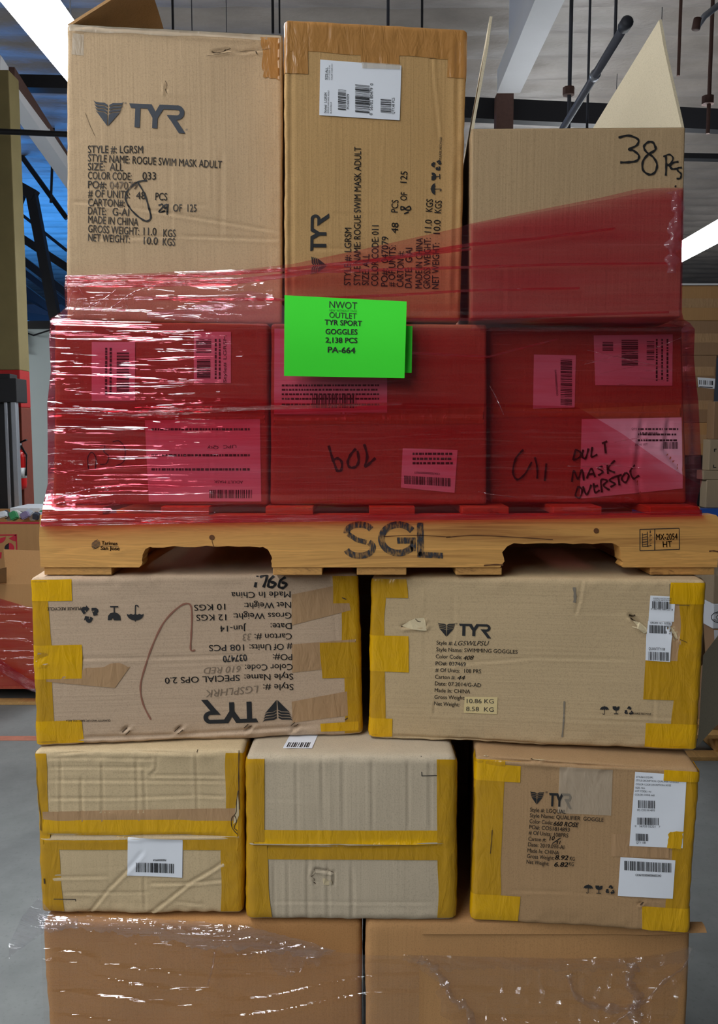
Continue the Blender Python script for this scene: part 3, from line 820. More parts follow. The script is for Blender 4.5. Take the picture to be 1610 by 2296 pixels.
ML.prints('brand_logo', logo(LOGO_TYR, 310, 130, (1085,722), (832,730), 94, TL_) + logo(LOGO_WING, 164, 140, (1242,716), (1104,722), 98, TL_), M['ink'])
ML.prints('pencil_lettering', [text('610 RED', 1005,468,838,476,28,TL_,-.004,.25), text('LGSPLHRK', 1085,556,845,578,32,TL_,-.004,.25), text('33', 1052,322,1012,325,30,TL_,-.004,.2)], M['pencil'])
ML.prints('crayon_mark', [stroke([(600,710),(565,640),(553,560),(575,470),(610,370),(660,270),(730,200),(775,190),(785,240),(782,330),(780,395),(800,397)], 7, TL_)], M['crayon'])
ML.prints('marker_lettering', [stroke(p, 11, TL_) for p in ([(1082,60),(1070,114)], [(1092,68),(1124,60),(1108,114)], [(1156,62),(1136,82),(1130,108),(1150,112),(1162,95),(1140,90)], [(1208,68),(1185,84),(1178,110),(1198,116),(1212,98),(1190,92)])], M['marker'])
ML.patch([(654,1333),(776,1308),(786,1368),(654,1402)], M['tape_old']); ML.patch([(654,1445),(805,1432),(806,1492),(655,1508)], M['tape_old'])
ML.patch([(654,1573),(778,1550),(780,1604),(656,1620)], M['tape_old']); ML.patch([(104,1518),(268,1486),(290,1496),(104,1526)], M['tape_old'], wob=.003); ML.patch([(104,1522),(292,1494),(258,1542),(104,1528)], M['tape_old'], .0009)
ML.wrap('L', .034, .05, 0, 1, M['tape_mustard'], w2=.030); ML.wrap('R', .034, .05, 0, 1, M['tape_mustard'])
ML.wrap('L', .074, .05, .86, .995, M['tape_yellow'], .0010); ML.wrap('L', .085, .05, .40, .60, M['tape_yellow'], .0010); ML.wrap('L', .082, .05, .005, .15, M['tape_yellow'], .0010)
ML.wrap('R', .075, .05, .36, .58, M['tape_mustard'], .0010); ML.patch([(718,1622),(812,1616),(814,1640),(720,1644)], M['tape_yellow'], .0012); ML.wrap('R', .05, .05, .82, .99, M['tape_mustard'], .0010)

MR = Carton('goggle_carton', 'right carton under the pallet with upright printing, white stickers and torn spots', 'carton',
            [(833,1290),(1586,1299),(1563,1688),(827,1653)], 1.528, 1.462, .40, M['card_dry'], zb=Z_LOW, zt=Z_PAL, seed=5, r=.010, crumple=.005)
MR.rand_creases(7, 4, .0011, .003)
MR.crease([(1290,1380),(1300,1345),(1306,1300)], .0016, .003); MR.crease([(975,1570),(973,1600)], .002, .003); MR.crease([(960,1495),(1200,1475),(1420,1480)], .0012, .003)
MR.crease([(900,1405),(955,1400)], .006, .004); MR.crease([(955,1386),(957,1414)], -.003, .004); MR.crease([(1412,1380),(1445,1412)], .008, .004); MR.crease([(1500,1400),(1520,1434)], .007, .004)
MR.crease([(860,1650),(1225,1672)], .003, .004)
MR.body()
k = 17
st = [('Style #:',355,367,427,370),('Style Name: SWIMMING GOGGLES',354,397,716,408),('Color Code:',352,428,468,432),('PO#: 037469',351,459,485,464),('# Of Units:  108 PRS',350,488,554,496),('Carton #:',349,518,438,522),
      ('Date: 07.2014/G-AD',348,548,553,558),('Made In: CHINA',347,578,505,586),('Gross Weight:',346,608,482,613),('Net Weight:',345,638,457,643)]
MR.prints('printed_text', [text(s, a, b, c, d, k, TR_, .004) for s, a, b, c, d in st] + [text('PLEASE RECYCLE', 1230,678,1310,682,9,TR_,.012)]
    + icon(UMBRELLA, 1103,660,40,TR_) + icon(GLASS, 1155,660,36,TR_) + icon(RECYCLE, 1212,661,42,TR_), M['ink'])
MR.prints('brand_logo', logo(LOGO_TYR, 310, 130, (455,274), (600,278), 54, TR_) + logo(LOGO_WING, 164, 140, (360,269), (441,271), 62, TR_) + [text('®', 442,278,449,278,7,TR_)], M['ink'])
MR.prints('marker_lettering', [text('LGSWLPSU', 433,371,590,372,20,TR_,0,.35), text('408', 475,436,522,434,18,TR_,.01,.35), text('44', 448,524,483,524,18,TR_,.01,.35)], M['marker'])
for p_, w_ in (([(968,112),(972,150),(970,180)], 12), ([(925,620),(922,700),(915,780)], 7)): MR.prints('scuff_stain', [stroke(p_, w_, TR_)], M['smudge'])
label_on(MR, [(1042,1562),(1116,1563),(1114,1601),(1040,1598)], [text('10.86 KG', 490,628,610,630,19,TR_), text('8.58  KG', 487,663,610,667,19,TR_)], M['label_beige'], 'weight_sticker')
label_on(MR, [(1458,1335),(1514,1338),(1511,1394),(1454,1392)], bars(1316,174,1403,206,24,TR_,seed=41,skew=4) + [text('SWIMPLE GOGGLE REN/S', 1320,164,1402,166,6,TR_), text('LGSWLPSU 408 SILVER/BLK', 1320,172,1402,174,6,TR_), text('0 36702 68723 8', 1310,212,1408,216,7,TR_)], name='barcode_sticker')
label_on(MR, [(1453,1392),(1507,1394),(1505,1424),(1450,1422)], bars(1303,280,1395,316,24,TR_,seed=42,skew=4) + [text('ORDER NO. 01781', 1307,274,1392,278,9,TR_)], name='barcode_sticker', off=.0016)
label_on(MR, [(1449,1421),(1506,1424),(1502,1484),(1447,1480)], bars(1298,398,1390,436,24,TR_,seed=43,skew=4) + [text('QUANTITY108', 1300,391,1372,394,12,TR_)], name='barcode_sticker', off=.0021)
MR.prints('cut_marking', [poly([(1394,98),(1397,98),(1397,152),(1394,152)],TR_), poly([(1420,152),(1475,155),(1475,157),(1420,154)],TR_), poly([(1420,190),(1482,193),(1482,195),(1420,192)],TR_)], M['ink_soft'])
MR.patch([(1505,1345),(1548,1347),(1545,1485),(1500,1482)], M['tape_old'], .0005)
MR.wrap('L', .030, .06, 0, 1, M['tape_mustard'], w2=.022); MR.wrap('R', .046, .06, 0, 1, M['tape_mustard'], w2=.040, wob=.005)
MR.wrap('L', .066, .06, .87, .995, M['tape_mustard'], .0010, w2=.062); MR.wrap('L', .072, .06, .42, .64, M['tape_yellow'], .0012, wob=.006); MR.wrap('L', .042, .06, .005, .13, M['tape_yellow'], .0012)
MR.wrap('R', .060, .06, .86, .995, M['tape_yellow'], .0012); MR.wrap('R', .098, .06, .30, .53, M['tape_mustard'], .0010); MR.wrap('R', .090, .06, .005, .16, M['tape_yellow'], .0012)

# ================================================================== lower goggle row
T_LL = (40, 1640, 2.981); T_LM = (520, 1630, 2.981); T_LR = (1020, 1640, 2.729)
LL = Carton('creased_carton', 'creased left end carton of the lower row with a small barcode label', 'carton',
            [(76,1682),(547,1676),(545,2060),(93,2056)], 1.474, 1.474, .55, M['card_pale'], zb=Z_BULK, zt=Z_LOW, seed=6, r=.010, crumple=.006)
LL.rand_creases(6, 9, .0012, .003)
px = lambda L, T: [(x / T[2] + T[0], y / T[2] + T[1]) for x, y in L]
for L in ([(190,243),(900,243)], [(190,180),(500,180),(925,185)], [(930,170),(925,250),(880,295),(1400,300)], [(190,450),(700,448),(1200,430),(1390,440)], [(285,180),(285,590)], [(420,300),(425,590)], [(560,180),(565,590)], [(790,170),(800,590)], [(840,220),(850,560)], [(1190,110),(1200,590)],
          [(220,975),(600,970)], [(300,1080),(880,1080)], [(840,970),(850,1200)], [(1060,1140),(1240,1160)], [(190,330),(1400,335)], [(200,160),(480,120),(800,125),(1200,150)]): LL.crease(px(L, T_LL), .0018, .003)
LL.crease(px([(460,1235),(600,1060),(740,920),(840,800)], T_LL), .0024, .0035); LL.crease(px([(850,1240),(1000,1130),(1150,1010),(1290,930),(1420,840)], T_LL), .0028, .0035); LL.crease(px([(880,1020),(1150,1015),(1420,990)], T_LL), .0025, .003)
LL.crease(px([(140,702),(700,702),(1450,695)], T_LL), .006, .003)
LL.body()
LL.patch([(88,1838),(546,1840),(546,1875),(88,1873)], M['tape_yellow'], .0010, wob=.002); LL.patch([(90,1876),(546,1876),(546,1906),(92,1904)], M['tape_mustard'], .0010); LL.patch([(92,1820),(530,1812),(530,1842),(92,1842)], M['tape_old'], .0008)
LL.wrap('L', .022, .06, .46, 1, M['tape_mustard']); LL.wrap('L', .042, .06, 0, .46, M['tape_mustard'], w2=.034); LL.wrap('R', .032, .06, 0, 1, M['tape_mustard'], w2=.034); LL.wrap('R', .04, .06, 0, .40, M['tape_mustard'], .0009)
label_on(LL, [(287,1877),(410,1881),(409,1967),(286,1962)], bars(790,872,1048,936,44,T_LL,seed=51,skew=10) + [text('P0000009954', 992,850,905,851,14,T_LL,.01)], off=.0018, name='barcode_label')
LL.prints('corner_marking', [stroke([(240,1119),(388,1121)], 5, T_LL, False), stroke([(386,1119),(398,1240)], 5, T_LL, False)], M['ink_soft'])

LM = Carton('grey_carton', 'greyish unprinted carton in the middle of the lower row, yellow taped seam', 'carton',
            [(550,1688),(1025,1692),(1025,2076),(552,2066)], 1.452, 1.448, .58, M['card_grey'], zb=Z_BULK, zt=Z_LOW, seed=7, r=.014, crumple=.004)
LM.rand_creases(6, 2, .0008, .004)
for x in (430, 600, 740, 935, 1175, 1320): LM.crease(px([(x,200),(x+5,690)], T_LM), .0012, .004)
for x in (280, 375, 505, 640, 800): LM.crease(px([(x,900),(x+3,1310)], T_LM), .0014, .004)
LM.crease(px([(90,782),(700,790),(1480,772)], T_LM), -.004, .0035); LM.crease(px([(550,950),(680,970),(675,1060)], T_LM), .005, .003); LM.crease(px([(550,950),(530,1000),(560,1050)], T_LM), .004, .002); LM.crease(px([(230,1170),(1390,1175)], T_LM), .001, .003)
LM.body()
LM.patch([(556,1860),(1022,1862),(1022,1892),(556,1890)], M['tape_yellow'], .0010); LM.patch([(556,1892),(1022,1894),(1022,1928),(556,1926)], M['tape_mustard'], .0010)
LM.wrap('L', .033, .12, .45, 1, M['tape_mustard'], .0013); LM.wrap('L', .046, .12, 0, .46, M['tape_mustard'], .0014, w2=.034); LM.wrap('R', .035, .12, 0, 1, M['tape_mustard'], .0013)
LM.prints('corner_marking', [stroke([(1266,183),(1270,326)], 6, T_LM, False), stroke([(1268,325),(1475,321)], 5, T_LM, False)], M['ink_soft'])
# the label lying on its top flap
def top_sheet(c, s0, s1, y0, y1, name, mat, off=.0010, skew=0.0, parent=None):
    S, Yv = np.meshgrid(np.linspace(s0, s1, 8), np.linspace(y0, y1, 8))
    return c.sheet(name, np.stack([S + skew * (Yv - y0), Yv, np.full_like(S, c.H)], -1), 8, 8, off, mat, parent)
tl = top_sheet(LM, .064, .117, .030, .135, 'barcode_label', M['label_white'], skew=.10)
for j in range(11): top_sheet(LM, .070 + j*.0039, .070 + j*.0039 + random.choice((.0012, .002, .0026)), .034, .058, 'label_print', M['ink'], .0016, parent=tl, skew=.10)

LR = Carton('printed_carton', 'right end carton of the lower row with printing and two white labels', 'carton',
            [(1066,1694),(1569,1724),(1546,2088),(1056,2061)], 1.452, 1.408, .55, M['card_lr'], zb=Z_BULK, zt=Z_LOW, seed=8, r=.009, crumple=.005, zslack=.012)
LR.rand_creases(3, 2, .0008, .004)
LR.crease(px([(230,160),(700,195),(1280,210)], T_LR), .004, .005); LR.crease(px([(320,975),(700,985),(1300,1040)], T_LR), .001, .003); LR.crease(px([(470,140),(510,165),(555,150)], T_LR), .007, .004); LR.crease(px([(1120,1060),(1150,1045)], T_LR), .004, .003)
LR.body()
k = 24
st = [('Style #: LGQUAL',458,485,676,500),('Style Name: QUALIFIER  GOGGLE',457,520,908,550),('Color Code:',455,556,595,566),('PO#: COS1814893',453,591,700,611),('# Of Units: 108PRS',450,626,692,646),('Carton #:',448,664,556,672),
      ('Date: 2019.09/I-AI',446,699,667,718),('Made In: CHINA',443,736,635,752),('Gross Weight:',440,771,607,784),('KG',702,787,732,789),('Net Weight:',437,806,573,818),('KG',697,820,726,823)]
LR.prints('printed_text', [text(s, a, b, c, d, k, T_LR, .006) for s, a, b, c, d in st] + icon(UMBRELLA, 815,962,58,T_LR,2) + icon(GLASS, 880,966,50,T_LR,2) + icon(RECYCLE, 950,965,60,T_LR,2), M['ink'], .0022)
LR.prints('brand_logo', logo(LOGO_WING, 164, 140, (458,362), (548,366), 80, T_LR) + [text('®', 553,376,568,376,12,T_LR)], M['ink'])
LR.prints('brand_logo', logo(LOGO_TYR[:5], 310, 130, (575,372), (716,378), 82, T_LR), M['ink'], .0022)
LR.prints('faded_logo', logo(LOGO_TYR[5:], 310, 130, (575,372), (716,378), 80, T_LR), M['smudge'], .0022)
LR.prints('marker_lettering', [text('660 ROSE', 603,574,757,584,27,T_LR,.02,.25), text('8.92', 613,783,692,786,27,T_LR,.02,.2), text('6.82', 608,826,692,828,27,T_LR,.02,.2), text('10', 578,666,612,662,24,T_LR,.015,.3), stroke([(596,684),(646,650)], 5, T_LR), text('31', 614,690,648,688,20,T_LR,.015,.3)], M['marker'])
LR.patch([(1255,1716),(1374,1722),(1370,1828),(1250,1822)], M['tape_clear'], .0015); LR.patch([(1371,1870),(1500,1872),(1500,1924),(1369,1920)], M['tape_old'], .0008)
LR.wrap('L', .050, .05, 0, 1, M['tape_mustard'], w2=.054); LR.wrap('L', .08, .05, .86, .99, M['tape_yellow'], .0010); LR.wrap('L', .085, .05, .005, .17, M['tape_yellow'], .0012); LR.wrap('R', .040, .05, 0, 1, M['tape_mustard'], wob=.006)
label_on(LR, [(1424,1730),(1539,1738),(1530,1901),(1411,1896)], [text('STYLE# LGQUAL', 1107,281,1213,284,11,T_LR), text('STYLE DECRIPTION: QUALIFIER GOGGLE', 1106,302,1367,312,11,T_LR), text('COLOR CODE DECRIPTION: ROSE', 1105,325,1320,333,11,T_LR), text('SIZE: ALL', 1103,347,1162,348,11,T_LR),
    text('LOT CODE: I-AI', 1101,367,1198,371,11,T_LR), text('COLOR CODE: 660', 1100,389,1220,394,11,T_LR), text('PO COS1814893', 1115,485,1222,487,12,T_LR), text('0   36702 02221   7', 1100,582,1255,588,12,T_LR), text('QTY 108', 1108,683,1165,684,13,T_LR)]
    + bars(1120,418,1224,466,18,T_LR,seed=61,skew=4) + bars(1114,524,1248,568,28,T_LR,seed=62,skew=4) + bars(1106,622,1182,666,14,T_LR,seed=63,skew=3), off=.0016)
label_on(LR, [(1391,1921),(1514,1928),(1508,2014),(1385,2008)], bars(1036,788,1323,845,46,T_LR,seed=64,skew=14) + [text('C0367020000000602342', 1103,880,1260,885,13,T_LR,.015)], off=.0016)
LR.wrap('R', .06, .05, .925, .99, M['tape_yellow'], .0024); LR.patch([(1500,1864),(1532,1862),(1528,1902),(1497,1900)], M['tape_yellow'], .0026, wob=.003); LR.wrap('R', .082, .05, .005, .16, M['tape_yellow'], .0012)

# the flap hanging out of the right pair carton
def bent_flap(c, name, p_lo, p_hi, out, mat, lift=0.0):
    nu, nv = 16, 12
    U, V = np.meshgrid(np.linspace(0, 1, nu), np.linspace(0, 1, nv))
    P = p_lo + (p_hi - p_lo) * V[..., None] + np.array(out) * U[..., None] + np.array([0, 0, lift]) * (U * V)[..., None]
    P = P + np.array([.0, .012, .0]) * (np.sin(U * 2.4) * .8 + .25 * vn2(U * 3, V * 3, 9))[..., None]
    A = P.reshape(-1, 3); B = A + np.array([.002, .004, 0]); n = nu * nv
    ring = [k for k in range(nu)] + [r*nu + nu-1 for r in range(1, nv)] + [(nv-1)*nu + k for k in range(nu-2, -1, -1)] + [r*nu for r in range(nv-2, 0, -1)]
    side = [(ring[k], ring[(k+1) % len(ring)], ring[(k+1) % len(ring)] + n, ring[k] + n) for k in range(len(ring))]
    return mesh_obj(name, np.concatenate([A, B]), grid_faces(nu, nv).tolist() + grid_faces(nu, nv, n, True).tolist() + side, mat, c.e, False)
bent_flap(MR, 'side_flap', MR.world_of(np.array([MR.W + .002, .006, .006])), MR.world_of(np.array([MR.W + .002, .006, MR.H * .56])), (.125, .150, .004), M['card_inside'], .03)
mb = MB()
g0 = MR.world_of(np.array([MR.W + .002, .03, MR.H * .97])); g1 = MR.world_of(np.array([MR.W + .002, .03, MR.H * .47]))
q = [g0, g1, g1 + np.array([.030, .05, 0]), g0 + np.array([.012, .05, 0])]
mb.add([*q, *[p + np.array([.003, -.002, 0]) for p in q]], [(0,1,2,3),(7,6,5,4),(0,4,5,1),(1,5,6,2),(2,6,7,3),(3,7,4,0)])
mb.build('side_flap', M['card_brown'], MR.e)

# tears and staple slits in the board
def tear(c, pale, gap, T, off=.0014):
    for p in pale: c.prints('torn_spot', [poly(p, T)], M['torn_paper'], off)
    for p, w in gap: c.prints('tear_slit', [stroke(p, w, T)], M['tear_gap'], off + .0005)
tear(MR, [[(200,285),(235,262),(262,250),(300,248),(306,262),(312,305),(290,308),(255,300),(220,292)], [(1232,262),(1262,270),(1290,292),(1296,312),(1280,318),(1252,296),(1228,290)], [(1392,272),(1405,290),(1425,318),(1432,345),(1420,340),(1405,312)]],
     [([(198,288),(230,282),(260,286)], 4), ([(262,252),(270,262),(285,266)], 3), ([(1214,236),(1228,242),(1240,236)], 7), ([(1220,250),(1245,268),(1285,292)], 4), ([(1396,275),(1410,305),(1430,345)], 4), ([(1440,345),(1472,358)], 2)], TR_)
tear(ML, [], [([(470,768),(492,750)], 3.5), ([(488,778),(508,758)], 3.5), ([(706,765),(730,742)], 3.5), ([(722,775),(745,755)], 3.5), ([(1020,748),(1040,730)], 3.5), ([(1038,752),(1056,738)], 3), ([(1232,738),(1250,722)], 3.5), ([(1248,745),(1266,730)], 3), ([(1462,160),(1482,168)], 4), ([(1475,712),(1488,702)], 5)], TL_)
tear(LM, [[(606,1010),(624,1006),(640,1028),(666,1020),(674,1056),(640,1058),(612,1050)]], [([(552,948),(590,950),(640,962),(680,972)], 2.5), ([(550,950),(556,972),(530,1000)], 2.5), ([(530,1000),(552,1012),(548,1036),(562,1048)], 3)], T_LM)
tear(LL, [[(1470,390),(1476,480),(1478,560),(1462,600),(1440,620),(1452,540),(1462,450)]], [([(1474,392),(1462,470),(1458,540),(1430,580),(1432,640),(1470,685)], 5), ([(1450,560),(1462,600),(1446,640),(1466,660)], 5), ([(1478,120),(1476,300),(1480,520)], 4), ([(122,240),(130,380),(150,560),(155,660)], 5), ([(178,980),(182,1015)], 8), ([(1200,98),(1196,140)], 4)], T_LL)
tear(LR, [[(455,140),(480,132),(520,146),(560,156),(530,172),(490,166),(462,160)], [(180,112),(206,120),(200,140),(176,136)]], [([(468,150),(500,162),(545,160)], 3), ([(186,116),(198,134)], 5), ([(228,600),(222,690),(216,745)], 4), ([(1134,1060),(1152,1040)], 5)], T_LR)
tear(B1, [], [([(1158,285),(1200,286),(1235,272)], 5), ([(1235,272),(1262,268)], 3), ([(1400,282),(1404,296)], 6), ([(1130,310),(1200,300),(1320,282),(1480,268)], 1.8), ([(905,445),(915,470),(905,490),(912,510)], 2.5), ([(468,620),(490,680),(520,745)], 1.8)], T1)
# cartons of the rear row, glimpsed in the gaps
def rear(label, x0, x1, y0, z0, z1, mat):
    e_ = empty('rear_carton', ((x0+x1)/2, y0 + .25, z0), label, 'carton')
    MB().bevbox(x0, x1, y0, y0 + .5, z0, z1, .006).build('box_body', mat, e_); MB().box(x0 + .01, x1 - .01, y0 - .001, y0 - .0002, (z0+z1)/2 - .025, (z0+z1)/2 + .025).build('packing_tape', M['tape_old'], e_)
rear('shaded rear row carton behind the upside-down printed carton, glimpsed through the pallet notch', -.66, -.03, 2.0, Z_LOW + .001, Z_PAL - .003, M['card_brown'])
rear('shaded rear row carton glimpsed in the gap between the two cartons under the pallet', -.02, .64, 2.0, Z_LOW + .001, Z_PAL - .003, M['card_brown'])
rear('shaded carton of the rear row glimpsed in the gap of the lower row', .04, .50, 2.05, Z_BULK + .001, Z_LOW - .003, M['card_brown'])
# ================================================================== bulk boxes at the bottom
def bulk(label, pxl, pxr, pxl2, pxr2, Y, seed, mat):
    pts = at_depth([pxl, pxr, pxr2, pxl2], [2064, 2064, 2296, 2296], Y)
    xl, xr = pts[0, 0], pts[1, 0]
    zl = pts[3, 2]; k = (Z_BULK - .14) / (Z_BULK - zl)
    xl2 = xl + (pts[3, 0] - xl) * min(k, 1.6); xr2 = xr + (pts[2, 0] - xr) * min(k, 1.6)
    c = Carton('bulk_box', label, 'box', [(pxl,2064),(pxr,2064),(pxr2,2296),(pxl2,2296)], Y, Y, 1.10, mat, zb=None, zt=Z_BULK, seed=seed, r=.012, bulge=.003, crumple=.004, step=.008)
    F = c.F
    F[0, :, 0, 0] = xl2; F[1, :, 0, 0] = xr2; F[:, :, 0, 2] = .142
    F[0, :, 1, 0] = xl; F[1, :, 1, 0] = xr
    c.H = Z_BULK - .142; c.W = xr - xl; c.dims = np.array([c.W, c.D, c.H]); c.e.location = tuple(F[:, :, 0].reshape(-1, 3).mean(0))
    F[:, 1, :, 0] += (.004 if pxl < 500 else 0.0)
    c.rand_creases(2, 2, .001, .006)
    c.body()
    return c
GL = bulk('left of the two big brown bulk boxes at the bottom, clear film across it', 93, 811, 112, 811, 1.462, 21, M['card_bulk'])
GR = bulk('right of the two big brown bulk boxes at the bottom, torn clear film', 820, 1552, 820, 1538, 1.452, 22, M['card_bulk_pale'])
# lid flap flaring out at the right corner
xs = np.linspace(0, 1, 30); ys = np.linspace(0, 1, 8)
U, V = np.meshgrid(xs, ys)
x0 = GR.F[0, 0, 1, 0] + .10; x1 = GR.F[1, 0, 1, 0] + .018
X = x0 + (x1 - x0) * U; Z = Z_BULK - .002 - .020 * V**1.5 + .014 * V * smooth(.75, 1, U) ; Yv = 1.4505 - (.003 + .018 * smooth(.7, 1, U)) * V
P = np.stack([X, Yv, Z], -1).reshape(-1, 3)
n = len(P); P2 = P + np.array([0, .003, 0])
mesh_obj('lid_flap', np.concatenate([P, P2]), np.concatenate([grid_faces(30, 8, 0, True), grid_faces(30, 8, n)]), M['card_bulk_pale'], GR.e)
# ================================================================== the pallet
def flat_prints(name, polys, Y, mat, parent):
    V = []; Fc = []; o = 0
    for pts, fs in polys:
        V.append(np.asarray(pts, float)[:, :2]); Fc += [[int(i) + o for i in f] for f in fs]; o += len(pts)
    V = np.concatenate(V)
    return mesh_obj(name, at_depth(V[:, 0], V[:, 1], Y), Fc, mat, parent, False)
pal = empty('wooden_pallet', (0.0, Y_PAL + .5, Z_STR0), 'worn wooden pallet with one notched front stringer and black stencilled letters on its front', 'pallet')
xa = at_depth(89, 1215, Y_PAL)[0]; xb = at_depth(1611, 1215, Y_PAL)[0]
def px_x(p): return float(at_depth(p, 1215, Y_PAL)[0])
g = random.Random(3)
def notch(xl, xr, zt):
    pts = [(xl - .006, Z_STR0)]
    for i in range(5): pts.append((xl + g.uniform(-.003, .003), Z_STR0 + (zt - Z_STR0 - .012) * (i + 1) / 5.5))
    pts += [(xl + .006, zt - .004), (xl + .014, zt)]
    for i in range(1, 12): pts.append((xl + (xr - xl) * i / 12, zt + g.uniform(-.0015, .0022)))
    pts += [(xr - .014, zt), (xr - .005, zt - .005)]
    for i in range(5): pts.append((xr + g.uniform(-.003, .003), zt - .014 - (zt - Z_STR0 - .014) * (i + .5) / 5))
    pts.append((xr + .002, Z_STR0)); return pts
out_ = [(xa, Z_STR0)] + notch(px_x(318), px_x(607), Z_STR0 + .037) + notch(px_x(1130), px_x(1396), Z_STR0 + .042) + [(xb, Z_STR0), (xb + .002, Z_STR1 - .008), (xb - .006, Z_STR1), (xa + .002, Z_STR1), (xa - .001, Z_STR0 + .05)]
def stringer(Y):
    bm = bmesh.new()
    vs = [bm.verts.new((x, Y, z)) for x, z in out_]
    f = bm.faces.new(vs)
    r = bmesh.ops.extrude_face_region(bm, geom=[f])
    for v in r['geom']:
        if isinstance(v, bmesh.types.BMVert): v.co.y += .038
    bmesh.ops.recalc_face_normals(bm, faces=bm.faces[:])
    bmesh.ops.triangulate(bm, faces=[q for q in bm.faces if len(q.verts) > 4])
    bm.verts.index_update()
    v = np.array([tuple(q.co) for q in bm.verts]); fc = [[q.index for q in f.verts] for f in bm.faces]; bm.free()
    return mesh_obj('stringer', v, fc, M['pine_face'], pal, False)
stringer(Y_PAL)
for Y in (Y_PAL + .48, Y_PAL + .956): MB().bevbox(xa, xb, Y, Y + .038, Z_STR0, Z_STR1, .002).build('stringer', M['pine_face'], pal)  # inner stringers left unnotched so the pallet stays dark inside
for p0, p1 in ((96,232),(362,470),(596,702),(828,930),(1035,1140),(1240,1348),(1456,1568)):
    MB().bevbox(px_x(p0)*1.002, px_x(p1)*1.002, Y_PAL + .001 + g.uniform(0, .006), Y_PAL + .995, Z_STR1 + .0005, Z_DECK - .0005, .0015).build('deck_board', M['pine_end'], pal)
for p0, p1 in ((95,247),(611,722),(800,912),(1023,1127),(1462,1607)):
    MB().bevbox(px_x(p0), px_x(p1), Y_PAL - .002 + g.uniform(0, .006), Y_PAL + .995, Z_PAL + .0008, Z_STR0 - .0005, .0015).build('bottom_board', M['pine_end'], pal)
Yp = Y_PAL - .0008
T7 = (60, 1120, 2.118); T8 = (800, 1120, 1.988)
# stencil: three letters with the thick round strokes of a spray stencil
sten = []
m, nt, b = new_mat('ink_stencil'); b.inputs['Base Color'].default_value = srgb(44, 46, 52); b.inputs['Roughness'].default_value = .7
nt.links.new(ramp(nt, noise_node(nt, 1.0, mapped(nt, (260, 40, 70)), 3, .6), [(.40, (.25, .25, .25, 1)), (.58, (.95, .95, .95, 1))]), b.inputs['Alpha']); M['ink_stencil'] = m
def thick(pts, w):
    P = np.array(pts, float); d = np.gradient(P, axis=0); d /= np.linalg.norm(d, axis=1, keepdims=True); nn = np.stack([-d[:, 1], d[:, 0]], -1) * w / 2; n = len(P)
    sten.append((np.concatenate([P + nn, P - nn]), [[i, i + n, i + n + 1, i + 1] for i in range(n - 1)]))
thick(arc(806,1194,29,-25,-185,14,18), 14); thick(arc(806,1228,30,-45,165,16,18), 14); thick([(780,1197),(800,1210),(822,1216)], 11)
thick(arc(893,1208,38,-35,-325,24,32), 15); thick([(890,1212),(932,1212)], 14); thick([(926,1212),(926,1236)], 13)
thick([(942,1172),(943,1246)], 15); thick([(936,1243),(993,1246)], 13)
flat_prints('stencil_lettering', sten, Yp, M['ink_stencil'], pal)
globe = []
for i in range(7):
    y = 193 + i * 6; h = math.sqrt(max(0, 21**2 - (y - 212)**2)); globe.append(poly([(328-h, y+4), (328+h, y-4), (328+h, y-1), (328-h, y+7)], T7))
globe.append(poly([(308,222),(326,234),(346,224),(326,230)], T7))
flat_prints('maker_stamp', globe + [text('Tarimas', 355,214,430,217,17,T7,.02), text('San Jose', 350,238,440,241,17,T7,.02), poly([(356,219),(436,222),(436,224),(356,221)], T7)], Yp, M['ink_soft'], pal)
def line(a, b, w, tr): return stroke([a, b], w, tr, False)
st = [line((1262,133),(1437,128),3,T8), line((1437,128),(1438,222),3,T8), line((1438,222),(1262,228),3,T8), line((1262,228),(1262,133),3,T8), line((1328,131),(1328,226),3,T8),
      text('MX-2054', 1335,181,1430,178,27,T8,.01), text('HT', 1365,213,1405,211,26,T8,.01), line((1273,150),(1273,210),2.5,T8), line((1295,143),(1297,212),3,T8), line((1273,210),(1310,206),2.5,T8)]
for i in range(5): st.append(line((1273,158+i*11),(1296,154+i*11),2.2,T8))
for ch, y in zip('IPPC', (150,168,187,206)): st.append(text(ch, 1306,y,1306 + (4 if ch == 'I' else 9),y,12,T8))
flat_prints('heat_treatment_stamp', st, Yp, M['ink'], pal)
for x, y, r_ in ((475,1205,6), (1337,1190,6)):
    flat_prints('wood_knot', [poly(arc(x, y, r_, 0, 340, 16)), ], Yp - .0002, M['pine_knot'], pal)
for p_, w_ in (([(1000,1205),(1060,1200),(1130,1203),(1200,1207),(1240,1210)], 2), ([(860,1203),(930,1200),(1010,1204)], 1.5), ([(1085,1268),(1110,1266),(1128,1267)], 3), ([(1590,1236),(1600,1235),(1610,1237)], 3), ([(475,1212),(479,1227)], 1.2)): flat_prints('grain_crack', [stroke(p_, w_)], Yp, M['pine_knot'], pal)

# ================================================================== red stretch film
M['film_base'] = film_mat('film_base', (0.94, 0.65, 0.71, 1), gloss=.07, milk=.035, milk_col=srgb(214, 60, 84), bstr=.5, rough=.05)
M['film_mid'] = film_mat('film_mid', (0.97, 0.80, 0.86, 1), gloss=.05, milk=.03, milk_col=srgb(200, 50, 70), bstr=.25, rough=.06)
M['film_deep'] = film_mat('film_deep', (0.915, 0.52, 0.58, 1), gloss=.06, milk=.035, milk_col=srgb(196, 30, 48), bstr=.45, rough=.05)
M['film_rope'] = film_mat('film_rope', (0.88, 0.26, 0.32, 1), gloss=.09, milk=.16, milk_col=srgb(205, 24, 50), bstr=.8, rough=.06, along=(6, 6, 260))
M['film_clear'] = film_mat('film_clear', (0.975, 0.965, 0.955, 1), gloss=.08, milk=.006, milk_col=srgb(205, 200, 205), bstr=.7, along=(4, 4, 90), rough=.05)
